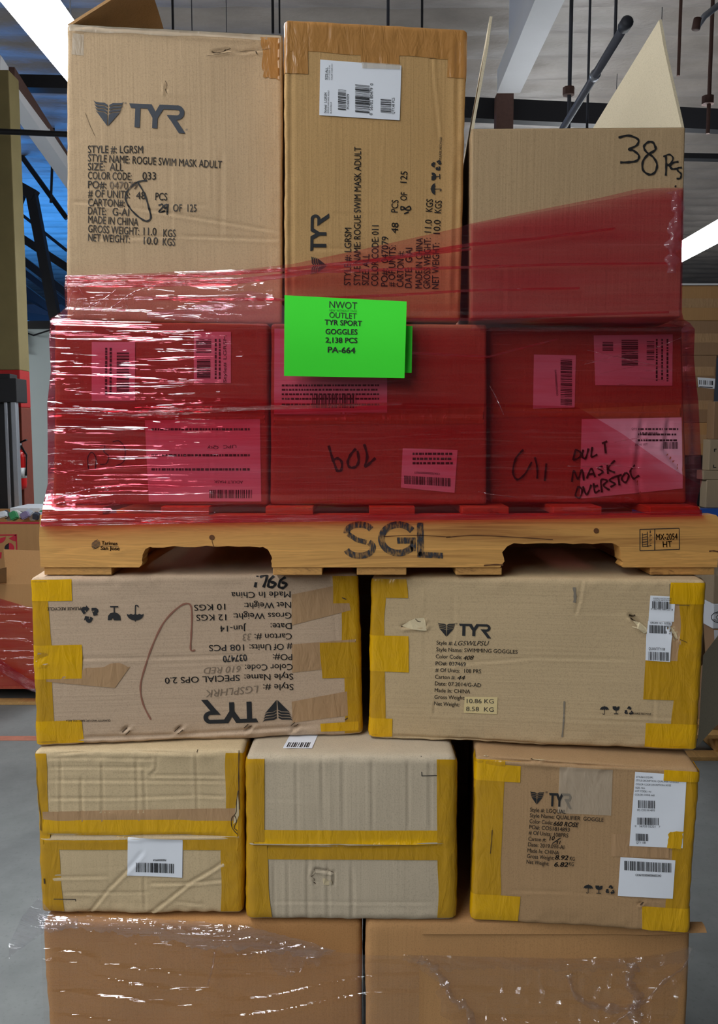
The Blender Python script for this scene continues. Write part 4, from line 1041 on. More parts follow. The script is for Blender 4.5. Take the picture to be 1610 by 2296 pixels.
M['film_bunch'] = film_mat('film_bunch', (0.93, 0.92, 0.94, 1), gloss=.16, milk=.03, milk_col=srgb(215, 215, 225), bstr=1.0, rough=.06, along=(9, 9, 120), crinkle=90)
M['film_milky'] = film_mat('film_milky', (0.95, 0.74, 0.80, 1), gloss=.05, milk=.10, milk_col=srgb(225, 190, 205), bstr=.6)

M['film_glint'] = film_mat('film_glint', (0.95, 0.62, 0.70, 1), gloss=.35, milk=.06, milk_col=srgb(230, 190, 205), bstr=.5, rough=.12)
def kn(pts):
    a = np.array(pts, float); return lambda x: np.interp(x, a[:, 0], a[:, 1])
fL = kn([(400,148),(615,148),(640,144),(690,147),(700,136),(714,113),(760,110),(830,114),(905,106),(1000,107),(1085,107),(1130,97),(1182,90)])
fR = kn([(418,1533),(520,1532),(700,1529),(716,1533),(724,1547),(738,1558),(800,1556),(850,1560),(900,1566),(1000,1571),(1075,1575),(1110,1566),(1130,1562),(1152,1575),(1190,1575)])
fT = kn([(90,617),(148,616),(300,612),(400,606),(520,604),(636,592),(800,560),(1040,510),(1057,503),(1242,468),(1379,443),(1466,424),(1535,421),(1560,421)])
fB = kn([(90,1181),(400,1174),(800,1168),(1200,1158),(1580,1152)])
yTop = kn([(100,1.527),(148,1.5265),(637,1.513),(1057,1.503),(1535,1.482)])
def YF(px, py):
    a = yTop(px); w = smooth(695, 745, py)
    y = a * (1 - w) + 1.521 * w
    w2 = smooth(1105, 1150, py)
    return y * (1 - w2) + 1.4935 * w2
def wrinkle(px, py, seed, amp=1.0, fine=1.0):
    x = px / 1255.0; z = py / 1255.0
    warp = 0.9 * vn2(x * 2.1, z * 5, seed + 1) + 0.25 * vn2(x * 9, z * 9, seed + 2)
    zs = z + .10 * x * vn2(x * 1.1, z * 7, seed + 9)
    r1 = (1 - np.abs(vn2(x * 2.6, zs * 30 * fine + warp * 1.5, seed + 3))) ** 6
    r2 = (1 - np.abs(vn2(x * 5.0, zs * 66 * fine + warp * 2.0, seed + 4))) ** 5
    n3 = vn2(x * 7, z * 16, seed + 5)
    n4 = vn2(x * 55, z * 75, seed + 6) * smooth(0.15, 0.5, vn2(x * 6, z * 8, seed + 7))
    left = (0.45 + 0.85 * smooth(800, 250, px)) * (0.45 + 0.85 * smooth(-.35, .35, vn2(x * 4.5, z * 11, seed + 8)))
    calm = 1 - 0.75 * smooth(700, 640, py) * smooth(980, 1080, px)
    edge = 1 + 1.6 * smooth(1515, 1550, px) + .6 * smooth(150, 115, px)
    return amp * (0.0024 * r1 * left + 0.0013 * r2 * left + 0.0014 * n3 + 0.0007 * n4) * calm * edge
wrap = empty('red_stretch_wrap', (0, 1.9, Z_STR1), 'translucent red stretch film wound round the cartons and the top of the pallet', 'stretch wrap')
def film_sheet(name, top, bot, nu, nv, mat, off, seed, amp, sides=False, lx=None, rx=None, fine=1.0, jag=0.0):
    U, V = np.meshgrid(np.linspace(0, 1, nu), np.linspace(0, 1, nv))
    l0, r0 = (lx or 90), (rx or 1578)
    px0 = l0 + (r0 - l0) * U
    t, b = top(px0), bot(px0)
    if jag: t = t + jag * vn2(px0 / 22.0, px0 * 0, seed)
    py = t + (b - t) * V
    L = fL(py) if lx is None else np.full_like(py, lx); Rr = fR(py) if rx is None else np.full_like(py, rx)
    px = L + (Rr - L) * U
    Y = YF(px, py) - off - wrinkle(px, py, seed, amp, fine)
    P = at_depth(px, py, Y)
    if sides:
        ns = 7; k = np.linspace(0, 1, ns + 1)[1:]
        zz = P[..., 2]
        nzl = np.stack([np.stack([P[:, 0, 0] - .004*np.sin(3*kk) + .003*vn2(zz[:, 0]*40, kk*4, seed), P[:, 0, 1] + (2.055 - P[:, 0, 1]) * kk, P[:, 0, 2]], -1) for kk in k[::-1]], 1)
        nzr = np.stack([np.stack([P[:, -1, 0] + .004*np.sin(3*kk) + .006*vn2(zz[:, -1]*40, kk*4, seed), P[:, -1, 1] + (2.055 - P[:, -1, 1]) * kk, P[:, -1, 2]], -1) for kk in k], 1)
        P = np.concatenate([nzl, P, nzr], 1); nu = P.shape[1]
    return mesh_obj(name, P.reshape(-1, 3), grid_faces(nu, nv, 0, True), mat, wrap)
film_sheet('film_layer', fT, fB, 420, 430, M['film_base'], 0.0, 101, 1.0, True)
film_sheet('film_layer', kn([(90,712),(112,714),(300,722),(600,730),(1050,736),(1300,742),(1530,726),(1580,735)]), kn([(90,925),(600,926),(1095,912),(1300,917),(1580,905)]), 420, 190, M['film_deep'], .0035, 131, .85)
film_sheet('film_layer', lambda x: fT(x) + 1.5, kn([(1050,742),(1580,742)]), 160, 140, M['film_mid'], .003, 191, .7, False, 1056, 1529)
film_sheet('film_layer', kn([(90,896),(600,903),(1095,905),(1300,912),(1400,972),(1480,1030),(1545,1072),(1580,1090)]), fB, 420, 230, M['film_deep'], .0045, 161, .9)
def rope(pts, hw0, hw1, seed, off=.006):
    a = np.array(pts, float); cen = kn(a); x0, x1 = a[0, 0], a[-1, 0]
    hw = lambda x: hw0 + (hw1 - hw0) * (x - x0) / (x1 - x0)
    film_sheet('film_fold_or_glint', lambda x: cen(x) - hw(x), lambda x: cen(x) + hw(x), 260, 12, M['film_rope'], off, seed, 1.2, False, x0, x1, 2.2)
rope([(146,634),(300,637),(520,632),(640,618),(800,592),(1057,548),(1200,535),(1380,512)], 8, 2.5, 201)
rope([(640,610),(800,607),(1057,599),(1250,593),(1500,590)], 4, 2.5, 205)
rope([(300,668),(640,672),(900,661),(1057,651),(1300,646)], 4, 2.5, 209)
rope([(146,622),(400,620),(636,605),(900,576),(1057,558)], 5, 3, 213)
rope([(108,918),(300,928),(600,914),(900,905)], 8, 3, 217, .010)
rope([(640,706),(800,716),(1057,716),(1300,706),(1500,700)], 4, 2.5, 221)
rope([(92,1172),(500,1164),(1000,1159),(1300,1156),(1574,1150)], 8, 7, 225)
rope([(640,775),(900,790),(1095,800),(1250,760)], 4, 2, 229, .010)
# crumpled paler film tail under the left turns
film_sheet('film_tail', kn([(330,700),(420,690),(500,665),(560,652),(610,662),(640,690)]), kn([(330,712),(460,724),(560,728),(640,735)]), 120, 40, M['film_milky'], .0045, 241, 2.2, False, 330, 640)

# ================================================================== green paper signs
def paper(name, label, quad, Y0, bow, seed):
    e_ = None
    U, V = np.meshgrid(np.linspace(0, 1, 24), np.linspace(0, 1, 20))
    q = np.array(quad, float)
    PX = q[0,0]*(1-U)*(1-V) + q[1,0]*U*(1-V) + q[2,0]*U*V + q[3,0]*(1-U)*V
    PY = q[0,1]*(1-U)*(1-V) + q[1,1]*U*(1-V) + q[2,1]*U*V + q[3,1]*(1-U)*V
    Yf = lambda u, v: Y0 - bow * np.sin(np.pi * np.clip(v, 0, 1) * 1.0) * .5 - bow * (1 - np.sin(np.pi * np.clip(u * .9 + .05, 0, 1))) * .4
    return PX, PY, Yf(U, V), Yf, q
PX, PY, Y_, Yf, q = paper('', '', [(638,662),(912,676),(907,848),(637,843)], 1.498, .010, 1)
sign = empty('green_paper_sign', at_depth(772, 846, 1.49), 'bright green paper sheet with printed lines about the load, stuck on the film', 'sign')
mesh_obj('paper_sheet', at_depth(PX, PY, Y_).reshape(-1, 3), grid_faces(24, 20, 0, True), M['paper_green'], sign)
def on_sign(name, polys, mat):
    V = []; Fc = []; o = 0
    for pts, fs in polys:
        V.append(np.asarray(pts)[:, :2]); Fc += [[int(i) + o for i in f] for f in fs]; o += len(pts)
    V = np.concatenate(V); u = (V[:, 0] - 637) / 273.0; v = (V[:, 1] - 664 - 10*u) / 180.0
    mesh_obj(name, at_depth(V[:, 0], V[:, 1], Yf(u, v) - .0008), Fc, mat, sign, False)
on_sign('printed_text', [text('NWOT', 738,690,800,693,15), text('OUTLET', 738,712,799,715,12.5)] +
        [text(s, a, b, c, d, h, (0,0,1), .022) for s, a, b, c, d, h in (('TYR SPORT',728,728,811,731,11.5),('GOGGLES',730,749,801,750,11.5),('2,138 PCS',730,768,801,769,11.5),('PA-664',735,790,796,792,12.5))], M['ink'])
M['ink_green'] = plain('ink_green', srgb(40, 150, 36), .7)
on_sign('faint_text', [text('NEW WITHOUT TAGS', 738,698,800,700,5)], M['ink_green'])
PX, PY, Y_, _, _ = paper('', '', [(660,720),(925,731),(923,836),(660,832)], 1.5095, .002, 2)
s2 = mesh_obj('green_paper_sign', at_depth(PX, PY, Y_).reshape(-1, 3), grid_faces(24, 20, 0, True), M['paper_green'])
tag(s2, 'second green paper peeking out behind the right edge of the printed green sign', 'sign')

# ================================================================== clear film round the bulk boxes
cw = empty('clear_stretch_wrap', (-.25, 1.45, .7), 'loose clear film across the left bulk box, bunched along its upper edge', 'stretch wrap')
cw2 = empty('clear_stretch_wrap', (.35, 1.44, .7), 'torn clear film with ragged edges across the right bulk box', 'stretch wrap')
def clear_sheet(name, top, bot, left, right, nu, nv, Y, mat, seed, amp, parent, fine=1.0, crinkle=1.0, jag=(0, 0), depthf=None, follow=False, fray=0.0):
    U, V = np.meshgrid(np.linspace(0, 1, nu), np.linspace(0, 1, nv))
    pyc = 2060 + 240 * V
    L = left(pyc) if callable(left) else left; Rr = right(pyc) if callable(right) else right
    px = L + (Rr - L) * U + jag[0] * (1-U)**6 * vn2(V*30, V*0, seed) + jag[1] * U**6 * vn2(V*26, V*0, seed+1)
    t_, b_ = top(px), bot(px)
    if fray: b_ = b_ + fray * (vn2(px/14, px*0, seed+9) + .6*vn2(px/5, px*0, seed+10)); t_ = t_ + .25 * fray * vn2(px/11, px*0, seed+11)
    py = t_ + (b_ - t_) * V
    x = px / 1330.0; z = (py - (t_*.6 + b_*.4) + 2000 if follow else py) / 1330.0
    warp = vn2(x*3, z*6, seed)
    r1 = (1 - np.abs(vn2(x*4, z*50*fine + warp*2, seed+3)))**5; r2 = (1 - np.abs(vn2(x*34*crinkle, z*40*crinkle, seed+4)))**4
    gate = smooth(-.2, .5, vn2(x*7, z*7, seed+6))
    d = amp * (.0034*r1 + .0026*r2*gate*crinkle + .002*vn2(x*12, z*12, seed+5))
    Yv = Y - d - (depthf(px, py) if depthf else 0)
    return mesh_obj(name, at_depth(px, py, Yv).reshape(-1, 3), grid_faces(nu, nv, 0, True), mat, parent)
c = lambda v: kn([(0, v), (1610, v)])
clear_sheet('film_layer', kn([(80,2064),(400,2070),(560,2090),(700,2122),(752,2134),(830,2142),(960,2144)]), c(2640), kn([(2060,90),(2296,110)]), 940, 240, 140, 1.4485, M['film_clear'], 301, 1.6, cw, .8, .30)
clear_sheet('film_bunch', kn([(80,2056),(180,2054),(400,2062),(560,2078),(700,2114),(752,2132)]), kn([(80,2086),(180,2082),(300,2096),(450,2126),(560,2130),(700,2146),(752,2136)]), 88, 752, 320, 70, 1.4420, M['film_bunch'], 311, 2.0, cw, 1.7, .8, follow=True, fray=9)
clear_sheet('film_shred', kn([(460,2118),(600,2120),(752,2133)]), kn([(460,2124),(600,2150),(630,2190),(660,2180),(700,2158),(752,2136)]), 470, 752, 160, 50, 1.4400, M['film_clear'], 321, 2.4, cw, 1.0, 1.4, follow=True, fray=14)
clear_sheet('film_tail', kn([(18,2120),(50,2055),(86,2012),(120,2052),(180,2060)]), kn([(18,2150),(50,2128),(95,2092),(140,2084),(180,2076)]), 20, 175, 110, 80, 1.452, M['film_bunch'], 331, 3.4, cw, 1.0, 1.4, fray=8,
            depthf=lambda px, py: -.03 * smooth(95, 20, px))
clear_sheet('film_layer', kn([(880,2141),(1000,2143),(1250,2150),(1420,2148),(1500,2138),(1560,2122)]), c(2640), kn([(2060,900),(2085,975),(2130,1010),(2200,1045),(2300,1080)]), kn([(2060,1556),(2120,1520),(2180,1440),(2300,1330)]), 260, 150, 1.4400, M['film_clear'], 341, 2.6, cw2, .8, 1.3, (30, 10))
clear_sheet('film_bunch', kn([(880,2140),(1000,2142),(1250,2148),(1420,2146),(1500,2134),(1560,2118)]), kn([(880,2146),(1000,2172),(1250,2176),(1420,2170),(1500,2168),(1560,2140)]), 905, 1556, 260, 40, 1.4375, M['film_clear'], 351, 2.0, cw2, 1.3, .8, follow=True, fray=8)
def film_strand(name, pts, w, mat, Y, seed, parent):
    P = spline(pts, 14); d = np.gradient(P, axis=0); d /= np.linalg.norm(d, axis=1, keepdims=True); nr = np.stack([-d[:, 1], d[:, 0]], -1)
    n = len(P); k = 9; U = np.linspace(-1, 1, k)
    ww = w * (0.35 + 1.1 * np.abs(vn2(np.arange(n)*.22, np.zeros(n), seed)))
    px = P[:, None, 0] + nr[:, None, 0] * U[None] * ww[:, None] / 2; py = P[:, None, 1] + nr[:, None, 1] * U[None] * ww[:, None] / 2
    Yv = Y - .004 * (1 - U[None]**2) - .005 * vn2(px / 7, py / 7, seed) - .003 * vn2(px / 3.5, py / 3.5, seed + 1)
    return mesh_obj(name, at_depth(px, py, Yv).reshape(-1, 3), grid_faces(k, n, 0, False), mat, parent)
for i_, (p_, w_) in enumerate(([[(1317,785),(1380,800),(1490,824)],3], [[(1303,819),(1390,797),(1470,779),(1528,757)],3], [[(1345,838),(1420,823),(1486,816)],2.5], [[(1300,808),(1400,815),(1505,828)],2], [[(1440,832),(1500,829)],3],
        [[(1098,865),(1112,890),(1130,930)],4], [[(1378,992),(1420,984),(1452,983)],3], [[(1272,1045),(1330,1047),(1360,1052)],4], [[(1345,1039),(1400,1046),(1438,1050)],4], [[(1073,1102),(1100,1108),(1160,1115)],5], [[(1385,862),(1404,861)],4], [[(1436,848),(1490,852)],3],
        [[(152,700),(160,660),(172,640)],3.5], [[(165,702),(172,668)],3], [[(168,632),(185,660),(190,690)],3.5], [[(250,690),(300,655),(350,640)],7], [[(185,695),(230,672),(262,648)],5], [[(108,1120),(112,1095),(110,1085)],3], [[(118,1118),(118,1098),(112,1084)],3], [[(98,1130),(150,1110),(210,1095),(290,1090)],6], [[(98,1134),(170,1122),(260,1108)],5])):
    film_strand('film_fold_or_glint', p_, w_, M['film_glint'], float(YF(p_[1][0], p_[1][1])) - .011, 40 + i_, wrap)  # pale glossy strands that paint bright glints along the film's creases
film_strand('crinkle_highlight', [(1512,428),(1520,470),(1514,520),(1508,570),(1506,612)], 34, M['film_milky'], 1.478, 12, wrap)  # milky strip painting the bright highlights of the crinkled right edge
film_strand('film_strand', [(1551,2126),(1535,2165),(1490,2200),(1440,2250),(1395,2282),(1360,2310)], 13, M['film_bunch'], 1.436, 5, cw2)
film_strand('film_strand', [(940,2150),(975,2172),(1000,2210),(1015,2240),(1050,2262),(1058,2310)], 26, M['film_bunch'], 1.436, 6, cw2)
film_strand('film_strand', [(1425,2160),(1410,2200),(1430,2235),(1420,2265),(1436,2296)], 34, M['film_bunch'], 1.436, 7, cw2)
film_strand('film_strand', [(1275,2185),(1290,2230),(1330,2255),(1400,2262),(1440,2240)], 24, M['film_bunch'], 1.436, 8, cw2)
film_strand('film_strand', [(482,2135),(476,2170),(466,2210)], 9, M['film_bunch'], 1.440, 9, cw)
# ================================================================== the building
def struct(o): o['kind'] = 'structure'; return o
# floor
m, nt, b = new_mat('concrete')
f1 = noise_node(nt, 1.3, mapped(nt), 6, 0.65); f2 = noise_node(nt, 60, mapped(nt), 4, 0.7)
cc = ramp(nt, f1, [(0.3, srgb(102, 105, 105)), (0.7, srgb(138, 141, 140))])
cc = mixc(nt, cc, srgb(96, 98, 98), ramp(nt, f2, [(0.55, (0, 0, 0, 1)), (0.8, (.6, .6, .6, 1))]))
nt.links.new(cc, b.inputs['Base Color']); b.inputs['Roughness'].default_value = .5; b.inputs['Specular IOR Level'].default_value = .25
nt.links.new(bump(nt, f2, .15, .002), b.inputs['Normal']); M['concrete'] = m
struct(MB().box(-16, 16, -8, 30, -.1, 0).build('floor', M['concrete']))
M['floor_line'] = plain('floor_line', srgb(176, 112, 92), .7, nvar=.4, nscale=18)
l0 = at_height([-160, 100], [1656, 1656], .0015)
MB().box(l0[0,0], l0[1,0], l0[0,1] - .03, l0[0,1] + .04, .0004, .0020).build('trim_1', M['floor_line'])['kind'] = 'structure'
# ceiling: insulation blankets sagging between purlins
nyb = 62; Yc = np.linspace(-6, 30, nyb * 6 + 1); Xc = np.linspace(-16, 16, 81)
XX, YY = np.meshgrid(Xc, Yc)
ph = (YY + 6) / (36 / nyb); fr = ph - np.floor(ph)
zc = 6.05 - .10 * (np.sin(np.pi * fr) ** 0.8) - .05 * vn2(XX * .9, np.floor(ph), 5) * np.sin(np.pi * fr) + .02 * vn2(XX * 3, YY * 3, 7)
m, nt, b = new_mat('insulation')
a1 = noise_node(nt, 2.2, mapped(nt, (.7, 1.4, 1)), 5, .6)
nt.links.new(ramp(nt, a1, [(.3, srgb(122, 114, 108)), (.7, srgb(148, 139, 132))]), b.inputs['Base Color'])
b.inputs['Roughness'].default_value = .45; nt.links.new(bump(nt, a1, .6, .06), b.inputs['Normal']); M['insulation'] = m
struct(mesh_obj('ceiling', np.stack([XX, YY, zc], -1).reshape(-1, 3), grid_faces(81, len(Yc), 0, True), M['insulation']))
M['wall_paint'] = plain('wall_paint', srgb(208, 219, 217), .7, nvar=.04, nscale=1.5)
M['far_wall'] = plain('far_wall', srgb(140, 150, 165), .8, nvar=.08, nscale=1)
struct(MB().box(-16, 16, 29, 29.2, 0, 6.2).build('wall_back', M['far_wall']))
M['dock_wall'] = plain('dock_wall', srgb(120, 122, 126), .8, nvar=.08, nscale=1)
struct(MB().box(-16, 16, -8.2, -8, 0, 6.2).build('wall_front', M['dock_wall']))
struct(MB().box(-16.2, -16, -8, 30, 0, 6.2).build('wall_left', M['far_wall']))
struct(MB().box(16, 16.2, -8, 30, 0, 6.2).build('wall_right', M['far_wall']))
xl = at_depth(-500, 900, 12)[0]
struct(MB().box(xl, -1.5, 12, 12.15, 0, 3.16).build('wall_partition', M['wall_paint']))
struct(MB().box(xl, -1.5, 11.93, 12.22, 3.16, 3.26).build('trim_2', M['black_metal']))

# fluorescent strip lights
M['tube'] = emit_mat('tube', (0.93, 0.97, 1.0, 1), TUBE_POWER)
def strip_light(label, x, y0, y1, z=3.4, w=.23, cold=None):
    t = empty('strip_light', (x, (y0+y1)/2, z), label, 'strip light', 'fluorescent strip lights')
    MB().bevbox(x - w*.22, x + w*.22, y0, y1, z + .05, z + .10, .006).build('housing', M['white_paint'], t)
    prof = [(x + w*.5*math.cos(a), z + .035 + .045 * math.sin(a)) for a in np.linspace(math.pi*.80, math.pi*2.20, 13)]
    v = [(px_, y0 + .03, pz) for px_, pz in prof] + [(px_, y1 - .03, pz) for px_, pz in prof]
    n = len(prof); f = [(i, i+1, n+i+1, n+i) for i in range(n-1)] + [tuple(range(n))[::-1], tuple(range(n, 2*n))]
    MB().add(v, f).build('diffuser', M['tube'], t, True)
    for yy in (y0 + .3, y1 - .3): MB().tube([(x, yy, z + .085), (x, yy, 6.05)], .004, 6).build('hanger_rod', M['dark_steel'], t)
    return t
strip_light('bright strip light at the upper left beside the tall open carton', -1.295, 1.95, 4.30)
strip_light('strip light overhead in front of the stack, left row', -1.295, -.62, 1.83)
strip_light('strip light overhead in front of the stack, second of the left row', -1.295, -3.2, -.75)
strip_light('added strip light in the left row, hidden beyond the stack', -1.295, 6.6, 9.0)  # hidden fixture added to light the roof and background
strip_light('bright strip light beyond the raised flap box, right row', 3.06, 6.9, 9.3, w=.33)
strip_light('strip light deep in the right row', 3.06, 10.2, 12.6, w=.33)
strip_light('added unseen strip light third along the right row, beyond the stack', 3.06, 13.6, 16.0, w=.33)  # added with the next one, hidden behind the stack, to brighten the far roof
strip_light('added unseen strip light at the far end of the right row', 3.06, 17.0, 19.4, w=.33)
strip_light('added out-of-view strip light at the outer right, nearer one', 9.0, 12.0, 14.4)  # outer right pair added off to the side to lift the dark ceiling
strip_light('added out-of-view strip light at the outer right, farther one', 9.0, 16.0, 18.4)
strip_light('added out-of-view strip light above the left aisle by the partition', -6.6, 8.6, 11.0)  # fixture added to light the left background wall
strip_light('added unseen strip light overhead in front of the stack, farthest back from it', -3.3, -5.8, -3.35)  # fill fixture added behind the camera, placed so the stack shades the right floor
strip_light('added unseen strip light overhead in front of the stack, first at the outer left', -4.6, -2.0, .45)  # outer left pair added as front fill
strip_light('added unseen strip light overhead in front of the stack, second at the outer left', -4.6, -4.6, -2.15)

# roof steel
def thing_mesh(name, mb, mat, label, cat, group=None): return tag(mb.build(name, mat), label, cat, group)
bw = empty('roof_beam', (1.45, 5.0, 5.0), 'white tapered roof beam running above the tall cartons to the dark girder', 'beam')
MB().box(1.335, 1.56, -2, 8.55, 5.0, 5.21).build('lower_flange', M['white_paint'], bw); MB().box(1.44, 1.46, -2, 8.55, 5.2105, 6.0).build('web', M['white_paint'], bw)
gz = at_depth(1300, 237, 8.8)[2]; gz2 = at_depth(1300, 262, 8.8)[2]
p0 = at_depth(1030, 246, 8.8); p1 = at_depth(1640, 281 - 6, 8.8)
thing_mesh('steel_girder', MB().beam((p0[0] - 1.0, 8.8, p0[2] + .05), (p1[0] + 3, 8.8, p1[2] - .28 + .15), .12, .20), M['black_metal'], 'black horizontal girder behind the raised flaps at the upper right', 'beam')
c0 = at_depth(1112, 240, 8.6); c1 = at_depth(1150, 240, 8.6)
thing_mesh('roof_post', MB().box(c0[0], c1[0], 8.56, 8.70, 0, 5.0), M['rust_steel'], 'brown steel post under the end of the white roof beam', 'post')
def pxz(px, py, Y): p = at_depth(px, py, Y); return (float(p[0]), float(p[1]), float(p[2]))
sp_ = empty('sprinkler_pipe', pxz(1408, 45, 5.0), 'thick grey pipe slanting down behind the raised flaps with a rounded end', 'pipe')
a = pxz(1406, 50, 5.0); bq = pxz(1265, 283, 6.74); cq = (a[0] + (bq[0]-a[0])*1.6, a[1] + (bq[1]-a[1])*1.6, a[2] + (bq[2]-a[2])*1.6)
MB().tube([a, bq, cq], .026, 14).build('pipe_run', M['grey_pipe'], sp_, True)
MB().tube([(a[0], a[1]-.02, a[2]+.004), (a[0], a[1]-.005, a[2]+.001), (a[0], a[1]+.06, a[2])], [.020, .036, .036], 14).build('end_cap', M['dark_steel'], sp_, True)
mm = tuple(a[i] + (bq[i]-a[i])*.42 for i in range(3)); m2 = tuple(a[i] + (bq[i]-a[i])*.45 for i in range(3))
MB().tube([mm, m2], .033, 14).build('coupling', M['silver'], sp_, True)
def rod(px, y_bot, Y, r, label, mat='dark_steel', fit=None):
    p = pxz(px, y_bot, Y); t = empty('hanger_rod', p, label, 'hanger rod', 'ceiling hanger rods')
    MB().tube([p, (p[0], p[1], 6.03)], r, 8).build('rod', M[mat], t)
    if fit:
        q = pxz(px, fit, Y); MB().tube([(q[0], q[1], q[2]-.03), (q[0], q[1], q[2]+.03)], r*3, 8).build('clamp', M['rust_steel'], t)
rod(1275, 290, 7.2, .016, 'thick dark rod left of the slanting grey pipe', fit=205)
rod(1316, 300, 6.8, .010, 'long thin rod crossing the slanting grey pipe')
rod(1379, 92, 5.6, .010, 'short rod holding the upper end of the slanting grey pipe')
rod(1521, 170, 7.4, .014, 'rod just right of the pointed box flap', 'rust_steel')
rod(1587, 300, 7.0, .016, 'rod farthest to the right beyond the pointed flap', 'rust_steel', 225)
rod(612, 75, 7.6, .012, 'left of two close rods between the tall cartons', 'black_metal')
rod(627, 75, 7.6, .008, 'thinner right one of two close rods between the tall cartons', 'black_metal')
rod(870, 90, 7.4, .013, 'grey rod above the closed tall carton', 'dark_steel')
rod(946, 90, 7.8, .011, 'black rod above the closed tall carton', 'black_metal')
rod(388, 70, 7.0, .010, 'chain-like rod above the open tall carton', 'black_metal')
cp = empty('conduit_pipe', pxz(1562, 60, 5.6), 'thin pipe with an elbow at the upper right corner', 'pipe')
MB().tube([pxz(1562, 62, 5.6), pxz(1580, 36, 5.6), pxz(1640, -10, 5.6)], .02, 10).build('pipe_run', M['silver'], cp, True)
MB().tube([pxz(1560, 66, 5.6), pxz(1565, 42, 5.6)], .026, 10).build('elbow', M['rust_steel'], cp, True)
# low beam and pipe on the right
thing_mesh('cross_beam', MB().beam(pxz(1525, 352, 10.5), pxz(1720, 356, 10.5), .12, .06), M['black_metal'], 'thin black beam beyond the marked box at the right', 'beam')
# left: column, slanting beam, truss
cx1 = float(at_depth(47, 900, 7.4)[0])
col = empty('steel_column', (cx1 - .16, 7.5, 0), 'ochre and red painted steel column at the left edge', 'column')
MB().bevbox(cx1 - .32, cx1, 7.4, 7.62, 2.27, 4.75, .008).build('upper_section', M['ochre_paint'], col)
MB().bevbox(cx1 - .32, cx1, 7.4, 7.62, 1.95, 2.27, .008).build('red_band', M['red_paint'], col)
M['red_brown'] = plain('red_brown', srgb(120, 52, 36), .6, nvar=.2)
MB().bevbox(cx1 - .32, cx1, 7.4, 7.62, 0, 1.95, .008).build('lower_section', M['red_brown'], col)
fe = empty('fire_extinguisher', (cx1 + .01, 7.34, 1.26), 'red fire extinguisher with a white label hung on the column by the pale wall', 'fire extinguisher')
bx = (cx1 - .01, 7.335, 1.24)
MB().lathe(bx, [(.03, 0), (.055, .015), (.058, .05), (.058, .28), (.05, .32), (.02, .345)], 20).build('cylinder_body', M['ext_red'], fe, True)
MB().lathe(bx, [(.0588, .10), (.0588, .19)], 20).build('paper_label', M['ext_white'], fe, True)
MB().lathe((bx[0], bx[1], bx[2] + .34), [(.018, 0), (.018, .03), (.026, .03), (.026, .06), (.01, .07)], 12).build('valve', M['silver'], fe, True)
MB().beam((bx[0], bx[1], bx[2] + .40), (bx[0] + .08, bx[1] - .02, bx[2] + .43), .02, .012).build('handle', M['black_metal'], fe)
MB().tube([(bx[0]+.02, bx[1], bx[2]+.38), (bx[0]+.07, bx[1]-.01, bx[2]+.30), (bx[0]+.064, bx[1]-.02, bx[2]+.12)], .009, 8).build('hose', M['black_metal'], fe, True)
thing_mesh('slanting_roof_beam', MB().beam(pxz(-20, 140, 7.8), pxz(190, 445, 10.6), .16, .14), M['white_paint'], 'pale slanting beam over the blue-lit roof at the left', 'beam')
thing_mesh('slanting_roof_beam', MB().beam(pxz(20, 160, 8.0), pxz(190, 424, 10.8), .10, .08), M['rust_steel'], 'narrow brown beam just above the pale slanting beam at the left', 'beam')
thing_mesh('sprinkler_main', MB().tube([pxz(-40, 293, 7.0), pxz(190, 303, 7.0)], .022, 10), M['black_metal'], 'black horizontal pipe crossing the blue-lit roof at the left', 'pipe')
thing_mesh('dark_purlin', MB().beam(pxz(-60, 185, 8.6), pxz(260, 192, 8.6), .14, .12), M['black_metal'], 'dark purlin under the roof just below the upper left strip light', 'beam')
tr_ = empty('roof_truss', pxz(60, 420, 13.0), 'dark roof truss with crossed members against the blue-lit roof', 'truss')
for i, (a_, b_, Y_, w_) in enumerate((((12,300),(150,490),13.5,.07), ((52,415),(20,500),13,.14), ((40,418),(80,440),13,.16), ((72,440),(128,735),13,.14), ((28,520),(160,606),14,.12), ((28,565),(160,665),14.5,.12), ((28,590),(160,690),15,.10), ((30,628),(140,712),15,.12), ((30,650),(120,700),15.5,.08), ((30,705),(150,724),15.2,.14), ((35,470),(150,562),15,.05))):
    MB().beam(pxz(*a_, Y_), pxz(*b_, Y_), w_, w_).build('truss_member', M['black_metal'], tr_)
for px_ in (44, 120): thing_mesh('hanging_chain', MB().tube([pxz(px_-6, 455, 12.4), pxz(px_+2, 230, 12.4)] , .018, 6), M['black_metal'], 'hanging dark chain over the blue roof near the truss peak' if px_ == 44 else 'hanging dark chain over the blue roof beside the tall open carton', 'chain')
bulb_box = thing_mesh('hanging_cable', MB().tube([pxz(36, 738, 11.915), pxz(75, 752, 11.915), pxz(125, 736, 11.915)], .012, 6).tube([pxz(40, 740, 11.915), pxz(50, 770, 11.915), pxz(52, 786, 11.915), pxz(44, 782, 11.915)], .045, 8), M['black_metal'], 'black cable bundle hanging at the top of the pale wall', 'cable')
